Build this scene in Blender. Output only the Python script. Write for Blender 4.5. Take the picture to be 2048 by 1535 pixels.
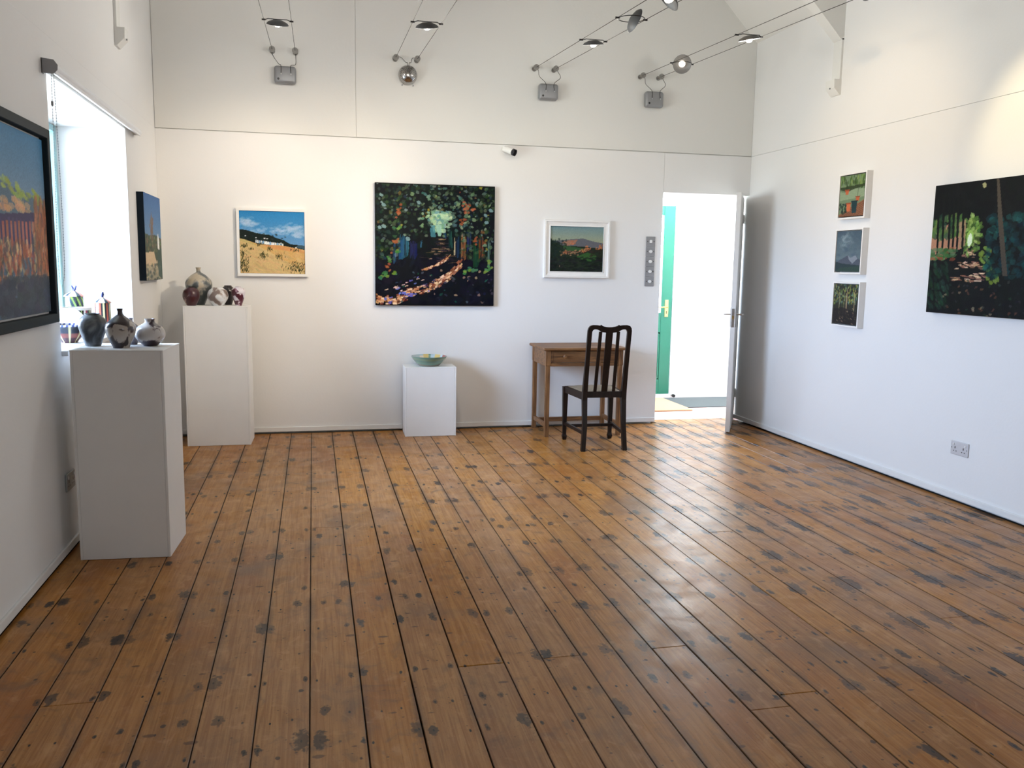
import bpy, bmesh, math, random
import numpy as np
from mathutils import Vector, Matrix, Quaternion
random.seed(7)
for o in list(bpy.data.objects): bpy.data.objects.remove(o)
S = bpy.context.scene; COL = S.collection
PI = math.pi
XL, XR, YB, YF = -1.181, 3.921, 7.327, -2.3      # inner faces of left, right, back and front walls
LEDGE = 2.445; EAVE = 3.44; RIDGE = (1.37, 5.99)

# ---------------------------------------------------------------- camera
cam = bpy.data.cameras.new('camera'); cam.lens = 1710.76/2048*36; cam.sensor_width = 36; cam.sensor_fit = 'HORIZONTAL'
cam.clip_start = .05
co = bpy.data.objects.new('camera', cam); COL.objects.link(co)
r = Vector((0.974252380879106, -0.224918359587009, 0.015621455504600121))
u = Vector((0.015476434195983381, 0.1358391692747835, 0.990610014120246))
w = Vector((0.22492838490499745, 0.9648624003511721, -0.13582256827421463))
co.matrix_world = Matrix.Translation((0, 0, 1.42)) @ Matrix((r, u, -w)).transposed().to_4x4()
S.camera = co
# ---------------------------------------------------------------- daylight, added fill lights and exposure
wd = bpy.data.worlds.new('overcast_sky'); S.world = wd; wd.use_nodes = True
bg = wd.node_tree.nodes['Background']; bg.inputs[1].default_value = 32.5
_N = wd.node_tree.nodes; _L = wd.node_tree.links      # bright cloudy sky above, duller ground below the horizon
_tc = _N.new('ShaderNodeTexCoord'); _sp = _N.new('ShaderNodeSeparateXYZ'); _cr = _N.new('ShaderNodeValToRGB'); _mr = _N.new('ShaderNodeMapRange')
_L.new(_tc.outputs['Generated'], _sp.inputs[0]); _mr.inputs[1].default_value = -1; _mr.inputs[2].default_value = 1
_L.new(_sp.outputs[2], _mr.inputs[0]); _L.new(_mr.outputs[0], _cr.inputs['Fac']); _e = _cr.color_ramp.elements
_e[0].position = .485; _e[0].color = (.54, .58, .56, 1); _e[1].position = .515; _e[1].color = (.78, 1.02, 1.42, 1)
_L.new(_cr.outputs['Color'], bg.inputs[0])
def area(name, loc, rot, sx, sy, energy=0, color=(1, 1, 1), portal=False):
    l = bpy.data.lights.new(name, 'AREA'); l.shape = 'RECTANGLE'; l.size = sx; l.size_y = sy; l.energy = energy; l.color = color
    l.cycles.is_portal = portal
    o = bpy.data.objects.new(name, l); COL.objects.link(o); o.location = loc; o.rotation_euler = rot
    return o
WIN = [(4.47, 6.185)]                    # window openings in the left wall
for a, b in WIN:
    area('window_portal', (-1.69, (a+b)/2, 1.63), (0, -PI/2, 0), 1.3, b-a-.04, portal=True)
area('hall_door_portal', (3.43, 8.9, 1.5), (-PI/2, 0, 0), .6, 1.1, portal=True)
area('window_daylight', (2.6, YF+.1, 1.15), (PI/2, 0, 0), .9, 1.3, energy=30, color=(.90, .94, .96))  # added fill light behind the camera, no window is built there
area('hall_skylight', (4.1, 8.12, 2.49), (0, 0, 0), 1.6, 1.0, energy=105, color=(.90, .97, 1))  # added area light under the closed hall ceiling, brightens the hall to white
vs = S.view_settings
vs.view_transform = 'Standard'; vs.look = 'None'; vs.gamma = 1; vs.use_curve_mapping = False; vs.exposure = 0.0

# ---------------------------------------------------------------- helpers
def lin(c): return tuple((x/12.92 if x <= .04045 else ((x+.055)/1.055)**2.4) for x in c)
def rgb(*c): return lin([x/255 for x in c])
def nmat(name):
    m = bpy.data.materials.new(name); m.use_nodes = True
    return m, m.node_tree.nodes, m.node_tree.links, m.node_tree.nodes['Principled BSDF']
def mat(name, col, rough=.5, metal=0, noise=.06, scale=30, bump=0, bscale=200, coat=0, emit=None, es=0):
    m, N, L, B = nmat(name)
    B.inputs['Roughness'].default_value = rough; B.inputs['Metallic'].default_value = metal
    if coat: B.inputs['Coat Weight'].default_value = coat
    tc = N.new('ShaderNodeTexCoord'); nz = N.new('ShaderNodeTexNoise'); nz.inputs['Scale'].default_value = scale
    nz.inputs['Detail'].default_value = 4; L.new(tc.outputs['Object'], nz.inputs['Vector'])
    mx = N.new('ShaderNodeMix'); mx.data_type = 'RGBA'
    mx.inputs['A'].default_value = (*[c*(1-noise) for c in col], 1); mx.inputs['B'].default_value = (*[min(1, c*(1+noise)) for c in col], 1)
    L.new(nz.outputs['Fac'], mx.inputs['Factor']); L.new(mx.outputs['Result'], B.inputs['Base Color'])
    if bump:
        n2 = N.new('ShaderNodeTexNoise'); n2.inputs['Scale'].default_value = bscale; n2.inputs['Detail'].default_value = 3
        L.new(tc.outputs['Object'], n2.inputs['Vector'])
        bp = N.new('ShaderNodeBump'); bp.inputs['Strength'].default_value = bump; bp.inputs['Distance'].default_value = .002
        L.new(n2.outputs['Fac'], bp.inputs['Height']); L.new(bp.outputs['Normal'], B.inputs['Normal'])
    if emit: B.inputs['Emission Color'].default_value = (*emit, 1); B.inputs['Emission Strength'].default_value = es
    return m
def attr_mat(name, rough=.45, bump=.15, coat=0, attr='paint'):
    m, N, L, B = nmat(name); B.inputs['Roughness'].default_value = rough
    if coat: B.inputs['Coat Weight'].default_value = coat
    a = N.new('ShaderNodeAttribute'); a.attribute_name = attr; L.new(a.outputs['Color'], B.inputs['Base Color'])
    if bump:
        nz = N.new('ShaderNodeTexNoise'); nz.inputs['Scale'].default_value = 120; nz.inputs['Detail'].default_value = 4
        tc = N.new('ShaderNodeTexCoord'); L.new(tc.outputs['Object'], nz.inputs['Vector'])
        bp = N.new('ShaderNodeBump'); bp.inputs['Strength'].default_value = bump; bp.inputs['Distance'].default_value = .002
        L.new(nz.outputs['Fac'], bp.inputs['Height']); L.new(bp.outputs['Normal'], B.inputs['Normal'])
    return m
def marble(name, light, dark, mid=None, scale=9, thr=.5, soft=.05, off=0, rough=.3, coat=.3, zd=None):
    m, N, L, B = nmat(name); B.inputs['Roughness'].default_value = rough; B.inputs['Coat Weight'].default_value = coat
    tc = N.new('ShaderNodeTexCoord'); mp = N.new('ShaderNodeMapping'); mp.inputs['Location'].default_value = (off, off*1.7, -off)
    L.new(tc.outputs['Object'], mp.inputs['Vector'])
    nz = N.new('ShaderNodeTexNoise'); nz.inputs['Scale'].default_value = scale; nz.inputs['Detail'].default_value = 5; nz.inputs['Distortion'].default_value = .6
    L.new(mp.outputs['Vector'], nz.inputs['Vector'])
    cr = N.new('ShaderNodeValToRGB'); e = cr.color_ramp.elements
    e[0].position = thr-soft; e[0].color = (*dark, 1); e[1].position = thr+soft; e[1].color = (*light, 1)
    if mid:
        k = cr.color_ramp.elements.new(thr); k.color = (*mid, 1)
    if zd:      # glaze pooled dark towards one end of the pot
        sp = N.new('ShaderNodeSeparateXYZ'); L.new(tc.outputs['Object'], sp.inputs[0]); mr = N.new('ShaderNodeMapRange')
        mr.inputs[1].default_value = zd[0]; mr.inputs[2].default_value = zd[1]; mr.inputs[3].default_value = 0; mr.inputs[4].default_value = zd[2]
        L.new(sp.outputs[2], mr.inputs[0]); sb = N.new('ShaderNodeMath'); sb.operation = 'SUBTRACT'
        L.new(nz.outputs['Fac'], sb.inputs[0]); L.new(mr.outputs[0], sb.inputs[1]); L.new(sb.outputs[0], cr.inputs['Fac'])
    else: L.new(nz.outputs['Fac'], cr.inputs['Fac'])
    L.new(cr.outputs['Color'], B.inputs['Base Color'])
    return m
def link(name, me, parent=None, loc=(0, 0, 0), rot=(0, 0, 0)):
    o = bpy.data.objects.new(name, me); COL.objects.link(o); o.location = loc; o.rotation_euler = rot
    if parent: o.parent = parent
    return o
def ob(name, bm, m, parent=None, loc=(0, 0, 0), rot=(0, 0, 0), smooth=False):
    me = bpy.data.meshes.new(name); bmesh.ops.recalc_face_normals(bm, faces=bm.faces[:]); bm.to_mesh(me); bm.free()
    for mm in (m if isinstance(m, (list, tuple)) else [m]): me.materials.append(mm)
    if smooth:
        for p in me.polygons: p.use_smooth = True
        try: me.set_sharp_from_angle(angle=math.radians(38))
        except Exception: pass
    return link(name, me, parent, loc, rot)
def thing(name, label, cat, loc=(0, 0, 0), rotz=0, group=None):
    o = bpy.data.objects.new(name, None); COL.objects.link(o); o.location = loc; o.rotation_euler = (0, 0, rotz)
    o.empty_display_size = .05
    return tag(o, label, cat, group)
def tag(o, label, cat, group=None):
    o['label'] = label; o['category'] = cat
    if group: o['group'] = group
    return o
def struct(o): o['kind'] = 'structure'; return o
def box(bm, x0, x1, y0, y1, z0, z1, bev=0, seg=1):
    g = bmesh.ops.create_cube(bm, size=1)['verts']
    for v in g: v.co = Vector(((x0+x1)/2+v.co.x*(x1-x0), (y0+y1)/2+v.co.y*(y1-y0), (z0+z1)/2+v.co.z*(z1-z0)))
    if bev:
        es = list({e for v in g for e in v.link_edges})
        bmesh.ops.bevel(bm, geom=es, offset=bev, segments=seg, affect='EDGES', profile=.5)
    return bm
def B_(*a, **k): return box(bmesh.new(), *a, **k)
def prism(bm, pts, axis, a, b):
    """extrude a 2-D outline along axis ('x','y','z') from a to b"""
    def P(p, t): return {'x': (t, p[0], p[1]), 'y': (p[0], t, p[1]), 'z': (p[0], p[1], t)}[axis]
    A = [bm.verts.new(P(p, a)) for p in pts]; Bv = [bm.verts.new(P(p, b)) for p in pts]
    bm.faces.new(A); bm.faces.new(Bv[::-1]); n = len(pts)
    for i in range(n): bm.faces.new((A[i], Bv[i], Bv[(i+1) % n], A[(i+1) % n]))
    return bm
def lathe(bm, prof, n=40, c=(0, 0, 0), closed_ends=True):
    rings = []
    for (rr, z) in prof:
        if rr < 1e-5: rings.append([bm.verts.new((c[0], c[1], c[2]+z))])
        else: rings.append([bm.verts.new((c[0]+rr*math.cos(2*PI*i/n), c[1]+rr*math.sin(2*PI*i/n), c[2]+z)) for i in range(n)])
    for A, Bq in zip(rings, rings[1:]):
        for i in range(n):
            j = (i+1) % n
            if len(A) == 1 and len(Bq) == 1: continue
            if len(A) == 1: bm.faces.new((A[0], Bq[i], Bq[j]))
            elif len(Bq) == 1: bm.faces.new((A[i], Bq[0], A[j]))
            else: bm.faces.new((A[i], Bq[i], Bq[j], A[j]))
    return bm
def orient(bm, verts, d, p):
    q = Vector((0, 0, 1)).rotation_difference(Vector(d).normalized()).to_matrix()
    for v in verts: v.co = q @ v.co + Vector(p)
def cyl(bm, p, q, r0, r1=None, n=16):
    p, q = Vector(p), Vector(q); r1 = r0 if r1 is None else r1
    old = set(bm.verts); lathe(bm, [(0, 0), (r0, 0), (r1, (q-p).length), (0, (q-p).length)], n)
    orient(bm, [v for v in bm.verts if v not in old], q-p, p); return bm
def tube(bm, pts, rad, n=8):
    pts = [Vector(p) for p in pts]; rings = []
    for i, p in enumerate(pts):
        d = (pts[min(i+1, len(pts)-1)]-pts[max(i-1, 0)]).normalized()
        q = Vector((0, 0, 1)).rotation_difference(d).to_matrix()
        rr = rad[i] if isinstance(rad, (list, tuple)) else rad
        rings.append([bm.verts.new(p+q @ Vector((rr*math.cos(2*PI*k/n), rr*math.sin(2*PI*k/n), 0))) for k in range(n)])
    for A, Bq in zip(rings, rings[1:]):
        best = min(range(n), key=lambda s: (A[0].co-Bq[s].co).length)
        for k in range(n): bm.faces.new((A[k], Bq[(k+best) % n], Bq[(k+1+best) % n], A[(k+1) % n]))
    bm.faces.new(rings[0][::-1]); bm.faces.new(rings[-1]); return bm
def smoothpath(pts, k=6):
    P = [Vector(p) for p in pts]; P = [2*P[0]-P[1]]+P+[2*P[-1]-P[-2]]; out = []
    for i in range(1, len(P)-2):
        for j in range(k):
            t = j/k; a, b, c, d = P[i-1:i+3]
            out.append(.5*((2*b)+(c-a)*t+(2*a-5*b+4*c-d)*t*t+(3*b-a-3*c+d)*t**3))
    return out+[P[-2]]
def beam(bm, pts, wx, wy):
    """rectangular bar through pts (mostly vertical), wx/wy half sizes per point"""
    rings = []
    for i, p in enumerate(pts):
        a = wx[i] if isinstance(wx, (list, tuple)) else wx; b = wy[i] if isinstance(wy, (list, tuple)) else wy
        rings.append([bm.verts.new((p[0]+sx*a, p[1]+sy*b, p[2])) for sx, sy in ((-1, -1), (1, -1), (1, 1), (-1, 1))])
    for A, Bq in zip(rings, rings[1:]):
        for k in range(4): bm.faces.new((A[k], A[(k+1) % 4], Bq[(k+1) % 4], Bq[k]))
    bm.faces.new(rings[0][::-1]); bm.faces.new(rings[-1])
    return bm

# ---------------------------------------------------------------- materials
M_wall = mat('white_wall_paint', (.80, .795, .785), .62, noise=.025, scale=1.3, bump=.25, bscale=60)
M_upper = mat('white_plaster', (.74, .735, .705), .7, noise=.04, scale=.9, bump=.35, bscale=45)
M_skirt = mat('white_gloss_paint', (.78, .78, .77), .4, noise=.03)
M_plinth = mat('white_plinth_paint', (.80, .795, .785), .5, noise=.035, scale=6, bump=.3, bscale=25)
M_black = mat('black_plastic', (.012, .012, .014), .35)
M_dark = mat('dark_gap', (.02, .016, .013), .9)
M_steel = mat('brushed_steel', (.5, .5, .5), .33, metal=1, noise=.1)
M_grey = mat('grey_metallic_paint', (.27, .275, .285), .42, metal=.35, noise=.05)
M_wire = mat('steel_cable', (.03, .028, .025), .8); M_wire.node_tree.nodes['Principled BSDF'].inputs['Specular IOR Level'].default_value = .05
M_brass = mat('brass', (.75, .52, .18), .25, metal=1)
M_whitep = mat('white_plastic', (.8, .8, .78), .35)
M_green = mat('turquoise_gloss_paint', rgb(32, 112, 90), .35, noise=.05)
M_frame_w = mat('white_frame_paint', (.83, .82, .80), .42, noise=.03)
M_desk = None

def wood_simple(name, c1, c2, rough=.4, axis=0, scale=14, stretch=12):
    m, N, L, B = nmat(name); B.inputs['Roughness'].default_value = rough
    tc = N.new('ShaderNodeTexCoord'); mp = N.new('ShaderNodeMapping'); s = [stretch]*3; s[axis] = 1
    mp.inputs['Scale'].default_value = s; L.new(tc.outputs['Object'], mp.inputs['Vector'])
    nz = N.new('ShaderNodeTexNoise'); nz.inputs['Scale'].default_value = scale/3; nz.inputs['Detail'].default_value = 6; nz.inputs['Distortion'].default_value = .8
    L.new(mp.outputs['Vector'], nz.inputs['Vector'])
    cr = N.new('ShaderNodeValToRGB'); e = cr.color_ramp.elements; e[0].position = .35; e[1].position = .68
    e[0].color = (*c1, 1); e[1].color = (*c2, 1); L.new(nz.outputs['Fac'], cr.inputs['Fac']); L.new(cr.outputs['Color'], B.inputs['Base Color'])
    bp = N.new('ShaderNodeBump'); bp.inputs['Strength'].default_value = .1; bp.inputs['Distance'].default_value = .001
    L.new(nz.outputs['Fac'], bp.inputs['Height']); L.new(bp.outputs['Normal'], B.inputs['Normal'])
    return m

def floor_material():
    m, N, L, B = nmat('worn_varnished_pine')
    def nd(t, **k):
        n = N.new(t)
        for a, b in k.items(): setattr(n, a, b)
        return n
    def setin(s, v):
        if isinstance(v, (int, float)): s.default_value = v
        elif isinstance(v, tuple): s.default_value = v
        else: L.new(v, s)
    def M(op, a, b=0., c=0., clamp=False):
        n = nd('ShaderNodeMath', operation=op, use_clamp=clamp)
        for i, v in enumerate((a, b, c)): setin(n.inputs[i], v)
        return n.outputs[0]
    def mr(v, a, b, c=0., d=1., interp='SMOOTHSTEP'):
        n = nd('ShaderNodeMapRange', interpolation_type=interp)
        for i, x in enumerate((v, a, b, c, d)): setin(n.inputs[i], x)
        return n.outputs[0]
    def comb(x, y, z=0.):
        n = nd('ShaderNodeCombineXYZ')
        for i, v in enumerate((x, y, z)): setin(n.inputs[i], v)
        return n.outputs[0]
    def noise(vec, scale, det=3, dist=0, rough=.5):
        n = nd('ShaderNodeTexNoise'); L.new(vec, n.inputs['Vector']); n.inputs['Scale'].default_value = scale
        n.inputs['Detail'].default_value = det; n.inputs['Distortion'].default_value = dist; n.inputs['Roughness'].default_value = rough
        return n.outputs['Fac']
    def mix(f, a, b, mode='MIX'):
        n = nd('ShaderNodeMix', data_type='RGBA', blend_type=mode); setin(n.inputs['Factor'], f)
        for k, v in (('A', a), ('B', b)):
            if isinstance(v, tuple): n.inputs[k].default_value = (*v, 1)
            else: L.new(v, n.inputs[k])
        return n.outputs['Result']
    def wn(vec):
        n = nd('ShaderNodeTexWhiteNoise', noise_dimensions='3D'); L.new(vec, n.inputs['Vector']); return n
    geo = nd('ShaderNodeNewGeometry'); sp = nd('ShaderNodeSeparateXYZ'); L.new(geo.outputs['Position'], sp.inputs[0])
    x, y = sp.outputs[0], sp.outputs[1]
    oi = nd('ShaderNodeObjectInfo'); so = nd('ShaderNodeSeparateXYZ'); L.new(oi.outputs['Location'], so.inputs[0]); px = so.outputs[0]
    rnd = oi.outputs['Random']
    at = nd('ShaderNodeAttribute', attribute_type='OBJECT', attribute_name='half_width'); hw = at.outputs['Fac']
    lx = M('SUBTRACT', x, px); ax = M('ABSOLUTE', lx)
    # grain
    gy = M('ADD', y, M('MULTIPLY', rnd, 37.))
    g1 = noise(comb(M('MULTIPLY', x, 22.), M('MULTIPLY', gy, .9)), 3., 6, 1.2)
    g2 = noise(comb(M('MULTIPLY', x, 60.), M('MULTIPLY', gy, 2.)), 4., 4, .3)
    big = noise(comb(x, M('MULTIPLY', gy, .35)), 2.6, 4)
    c = mix(mr(g1, .25, .75), rgb(162, 112, 68), rgb(192, 145, 97))
    c = mix(mr(g2, .4, .8, 0., .14), c, rgb(96, 58, 34))
    c = mix(mr(big, .5, .72, 0., .45), c, rgb(140, 84, 58))
    big2 = noise(comb(x, y), 1.7, 5, .6)
    c = mix(mr(big2, .52, .75, 0., .7), c, rgb(116, 94, 78))
    c = mix(mr(noise(comb(M('MULTIPLY', x, 1.), M('MULTIPLY', y, 1.), 5.), 5.5, 5, .8), .60, .80, 0., .6), c, rgb(88, 74, 66))
    hsv = nd('ShaderNodeHueSaturation'); L.new(c, hsv.inputs['Color'])
    L.new(mr(rnd, 0., 1., .82, .99, 'LINEAR'), hsv.inputs['Value']); L.new(mr(M('FRACT', M('MULTIPLY', rnd, 7.3)), 0., 1., 1.03, 1.2, 'LINEAR'), hsv.inputs['Saturation'])
    c = hsv.outputs['Color']
    dis = M('SUBTRACT', noise(comb(x, y), 55., 3, .5), .5)
    dis2 = M('SUBTRACT', noise(comb(M('MULTIPLY', x, 2.), y, 9.), 22., 3, .5), .5)
    # dirt along the board edges
    edge = M('SUBTRACT', hw, ax)
    dirt = M('MULTIPLY', mr(M('ADD', edge, M('MULTIPLY', dis, .02)), .0, .03, 1., 0.), mr(noise(comb(px, y), 1.1, 3), .42, .68))
    c = mix(M('MULTIPLY', dirt, .7), c, rgb(62, 52, 46))
    c = mix(mr(edge, .001, .005, .75, 0.), c, rgb(40, 28, 20))
    # nail stains: two per board on every joist
    def stains(c, row0, pitch, seed, side_off, power, rmax, stretch):
        ry = M('DIVIDE', M('SUBTRACT', y, row0), pitch); yi = M('ROUND', ry)
        sg = M('SIGN', lx)
        key = comb(M('ADD', M('MULTIPLY', px, 13.7), seed), yi, M('MULTIPLY', sg, 3.3))
        W = wn(key); sc = nd('ShaderNodeSeparateXYZ'); L.new(W.outputs['Color'], sc.inputs[0])
        jy = M('MULTIPLY', M('SUBTRACT', sc.outputs[0], .5), .055)
        jx = M('MULTIPLY', M('SUBTRACT', sc.outputs[1], .5), .022)
        dy = M('SUBTRACT', M('MULTIPLY', M('SUBTRACT', ry, yi), pitch), jy)
        dx = M('SUBTRACT', ax, M('ADD', M('SUBTRACT', hw, side_off), jx))
        right = mr(x, 1.6, 2.9)
        rad = M('MULTIPLY', M('POWER', W.outputs['Value'], power), M('ADD', rmax, M('MULTIPLY', right, .016)))
        rad = M('ADD', rad, .0035)
        st = M('SUBTRACT', stretch, M('MULTIPLY', right, .16))
        d = M('SQRT', M('ADD', M('POWER', dx, 2.), M('POWER', M('MULTIPLY', dy, st), 2.)))
        d2 = M('ADD', d, M('MULTIPLY', M('ADD', M('MULTIPLY', dis, 1.5), M('MULTIPLY', dis2, 1.5)), rad))
        k = mr(M('DIVIDE', d2, rad), .72, 1.12, 1., 0.)
        k = M('MULTIPLY', k, mr(sc.outputs[2], 0., 1., .55, .97, 'LINEAR'))
        c = mix(k, c, rgb(36, 31, 29))
        return mix(mr(d, .0025, .004, 1., 0.), c, rgb(14, 11, 10))
    c = stains(c, 2.447, .427, 0., .021, 1.55, .0235, .44)
    c = stains(c, 2.62, .91, 5., .05, 3.0, .016, .5)
    fine = noise(comb(M('MULTIPLY', x, 1.), M('MULTIPLY', y, .8), 4.), 95., 4, .4, .7)
    c = mix(mr(fine, .56, .74, 0., .45), c, rgb(92, 66, 46))
    mot = noise(comb(x, M('MULTIPLY', y, .7), 8.), 13., 5, 1.0, .6)
    c = mix(mr(mot, .52, .74, 0., .5), c, rgb(112, 82, 58))
    c = mix(mr(mot, .46, .28, 0., .35), c, rgb(206, 160, 112))
    # little brown dents lying across the boards
    def dents(c, sx, sy, thr, col, amt, seed):
        v = nd('ShaderNodeTexVoronoi', feature='F1'); v.inputs['Scale'].default_value = 1.
        L.new(comb(M('MULTIPLY', x, sx), M('MULTIPLY', y, sy), seed), v.inputs['Vector'])
        dd = M('ADD', v.outputs['Distance'], M('MULTIPLY', dis, .12))
        s3 = nd('ShaderNodeSeparateXYZ'); L.new(v.outputs['Color'], s3.inputs[0])
        lim = M('MULTIPLY', mr(s3.outputs[0], .55, 1., 0., thr, 'LINEAR'), 1.)
        return mix(M('MULTIPLY', mr(M('SUBTRACT', dd, lim), -.03, .03, 1., 0.), amt), c, col)
    c = dents(c, 8., 17., .17, rgb(84, 52, 32), .75, 0.)
    c = dents(c, 17., 14., .15, rgb(50, 36, 29), .85, 3.)
    c = dents(c, 31., 40., .16, rgb(60, 42, 32), .7, 6.)
    # pale scratches
    sc1 = noise(comb(M('MULTIPLY', x, 8.), M('MULTIPLY', y, 1.2), 2.), 9., 5, 2.5)
    c = mix(mr(sc1, .70, .78, 0., .28), c, rgb(200, 164, 120))
    L.new(c, B.inputs['Base Color'])
    rg = mr(noise(comb(x, y), 7., 5, .5), .3, .75, .30, .46)
    L.new(rg, B.inputs['Roughness']); B.inputs['IOR'].default_value = 1.5; B.inputs['Specular IOR Level'].default_value = .3
    bh = M('ADD', M('MULTIPLY', noise(comb(M('MULTIPLY', x, 3.), M('MULTIPLY', gy, .6)), 5., 4), 1.), M('MULTIPLY', g1, .25))
    bp = nd('ShaderNodeBump'); bp.inputs['Strength'].default_value = .35; bp.inputs['Distance'].default_value = .003
    L.new(bh, bp.inputs['Height']); L.new(bp.outputs['Normal'], B.inputs['Normal'])
    return m
M_floor = floor_material()

# ---------------------------------------------------------------- floor
bm = bmesh.new(); box(bm, XL-.4, XR+.3, YF-.1, 7.49, -.10, -.024)
flo = struct(ob('floor', bm, M_dark))
bounds = [-1.181, -1.064, -.876, -.71, -.538, -.367, -.196, -.031, .138, .31, .484, .654, .798, .943, 1.084, 1.226, 1.368, 1.514, 1.658, 1.803, 1.946]
while bounds[-1] < XR-.02: bounds.append(bounds[-1]+.1437)
bounds[-1] = XR
JR = lambda k: 2.447+.427*k
joints = {-.876: [2.843], -.031: [4.612], .484: [2.858], .798: [2.864], 1.226: [2.864], 1.368: [2.372, 5.9], 1.514: [2.445], 1.084: [5.055], -.538: [6.29], .138: [6.7], 1.946: [5.44]}
rng = random.Random(11)
def plank_mesh(hw, L0, g):
    b = bmesh.new(); h = hw-g; e = .0022
    rings = []
    for (dx, dy, z) in ((0, 0, -.022), (0, 0, -e), (e, e, 0)):
        rings.append([b.verts.new((sx*(h-dx), sy*(L0/2-.0008-dy), z)) for sx, sy in ((-1, -1), (1, -1), (1, 1), (-1, 1))])
    for A, Bq in zip(rings, rings[1:]):
        for k in range(4): b.faces.new((A[k], A[(k+1) % 4], Bq[(k+1) % 4], Bq[k]))
    b.faces.new(rings[-1]); b.faces.new(rings[0][::-1]); return b
for i, (a, b) in enumerate(zip(bounds, bounds[1:])):
    js = None
    for k, v in joints.items():
        if abs(k-a) < .01: js = list(v)
    if js is None: js = [JR(rng.choice([4, 5, 7, 8, 10]))] if rng.random() < .35 and a > 2 else []
    if abs(a-2.521) < .03: js = [2.899]
    if abs(a-2.952) < .04: js = [4.62]
    js += [JR(-rng.randint(3, 8))]
    ys = sorted([YF]+js+[7.49 if a > 3.02 else YB-.001])
    for y0, y1 in zip(ys, ys[1:]):
        p = ob('plank', plank_mesh((b-a)/2, y1-y0, rng.choice([.0009, .0013, .0018, .0024])), M_floor, flo, ((a+b)/2, (y0+y1)/2, rng.uniform(-.0006, .0006)))
        p['half_width'] = (b-a)/2

# ---------------------------------------------------------------- walls
TH = .48
def wall_left():
    b = bmesh.new(); x0, x1 = XL-TH, XL
    ys = [YF-.1]; zb, zt = .985, 2.27
    segs = []; prev = YF-.1
    for a, c in sorted(WIN):
        box(b, x0, x1, prev, a, .015, LEDGE); box(b, x0, x1, a, c, .015, zb-.025); box(b, x0, x1, a, c, zt, LEDGE); prev = c
    box(b, x0, x1, prev, YB+.14, .015, LEDGE)
    box(b, x0, x1-.003, YF-.1, YB+.14, LEDGE+.003, EAVE+.25)
    box(b, x0, x1-.006, YF-.1, YB+.14, LEDGE-.01, LEDGE+.01)
    box(b, x0, x1-.09, YF-.1, YB+.14, -.05, .02)
    return b
struct(ob('wall_left', wall_left(), M_wall))
b = bmesh.new()
box(b, XR, XR+.12, YF-.1, 7.412, .015, LEDGE); box(b, XR+.0015, XR+.12, YF-.1, 7.412, LEDGE+.004, EAVE+.2); box(b, XR+.009, XR+.12, YF-.1, 7.412, LEDGE-.01, LEDGE+.01); box(b, XR+.09, XR+.12, YF-.1, 7.412, -.05, .02)
struct(ob('wall_right', b, M_wall))
# back wall: backing with gable, plasterboard panels in front
b = bmesh.new()
yb0, yb1 = YB+.018, 7.47
box(b, XL-TH, 3.07, yb0, yb1, .018, 2.10); box(b, XL-TH, 3.07, yb0+.07, yb1, -.05, .02)
prism(b, [(XL-TH, 2.10), (XR+.4, 2.10), (XR+.4, EAVE-.4), (RIDGE[0], RIDGE[1]+.05), (XL-TH, EAVE-.4)], 'y', yb0, yb1)
wb = struct(ob('wall_back', b, M_upper))
for (x0, x1, z0, z1) in ((XL, 3.0735, .015, LEDGE), (3.0755, XR, 2.10, LEDGE)):
    ob('panel', B_(x0, x1, YB, YB+.0175, z0, z1, bev=.0012), M_wall, wb)
gz = lambda x: EAVE+(1-abs(x-RIDGE[0])/(XR-RIDGE[0]))*(RIDGE[1]-EAVE)+.03
for (x0, x1) in ((XL, .3636), (.3654, XR)):
    pts = [(x0, LEDGE+.007), (x1, LEDGE+.007), (x1, gz(x1))]+([(RIDGE[0], gz(RIDGE[0]))] if x0 > 0 else [])+[(x0, gz(x0))]
    ob('panel', prism(bmesh.new(), pts, 'y', YB+.005, YB+.0175), M_upper, wb)
b = bmesh.new(); box(b, XL-TH, XR+.12, YF-.15, YF, -.05, 5.9)
struct(ob('wall_front', b, M_wall))
# ceiling: two slopes
b = bmesh.new()
for s, xe in ((-1, XL), (1, XR)):
    prism(b, [(xe, EAVE), (RIDGE[0], RIDGE[1]), (RIDGE[0], RIDGE[1]+.12), (xe+s*.5, EAVE+.12-.5), (xe+s*.5, EAVE-.5)], 'y', YF-.1, YB+.14)
struct(ob('ceiling', b, M_upper))
# truss feet: brace, post and corbel boxed against both side walls
def truss(side):
    x = XR if side > 0 else XL; s = -side
    b = bmesh.new(); y0, y1 = 6.0, 6.105
    P = lambda d, z: (x+s*d, z)
    prism(b, [P(-.003, 3.15), P(.02, 3.15), P(.30, 3.43), P(.95, 4.22), P(.95, 4.6), P(-.003, 3.6)], 'y', y0, y1)
    box(b, *sorted((x-s*.002, x+s*.014)), y0, y1, 2.845, 3.16)
    prism(b, [P(-.002, 2.75), P(.012, 2.752), P(.058, 2.80), P(.060, 2.862), P(-.002, 2.862)], 'y', y0-.003, y1+.006)
    bb = struct(ob('trim_'+('1' if side > 0 else '2'), b, M_upper))
    cyl_b = cyl(bmesh.new(), (x+s*.058, 6.05, 2.80), (x+s*.064, 6.05, 2.80), .006, n=10)
    ob('bolt', cyl_b, M_grey, bb)
truss(1); truss(-1)
# skirting, raised a little above the floor
for nm, a in (('baseboard_left', (XL, XL+.013, YF, YB, .016, .055)), ('baseboard_right', (XR-.013, XR, YF, 7.41, .016, .055)),
              ('baseboard_back', (XL+.013, 3.07, YB-.013, YB, .016, .055))):
    struct(ob(nm, B_(*a, bev=.003, seg=2), M_skirt))
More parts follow.
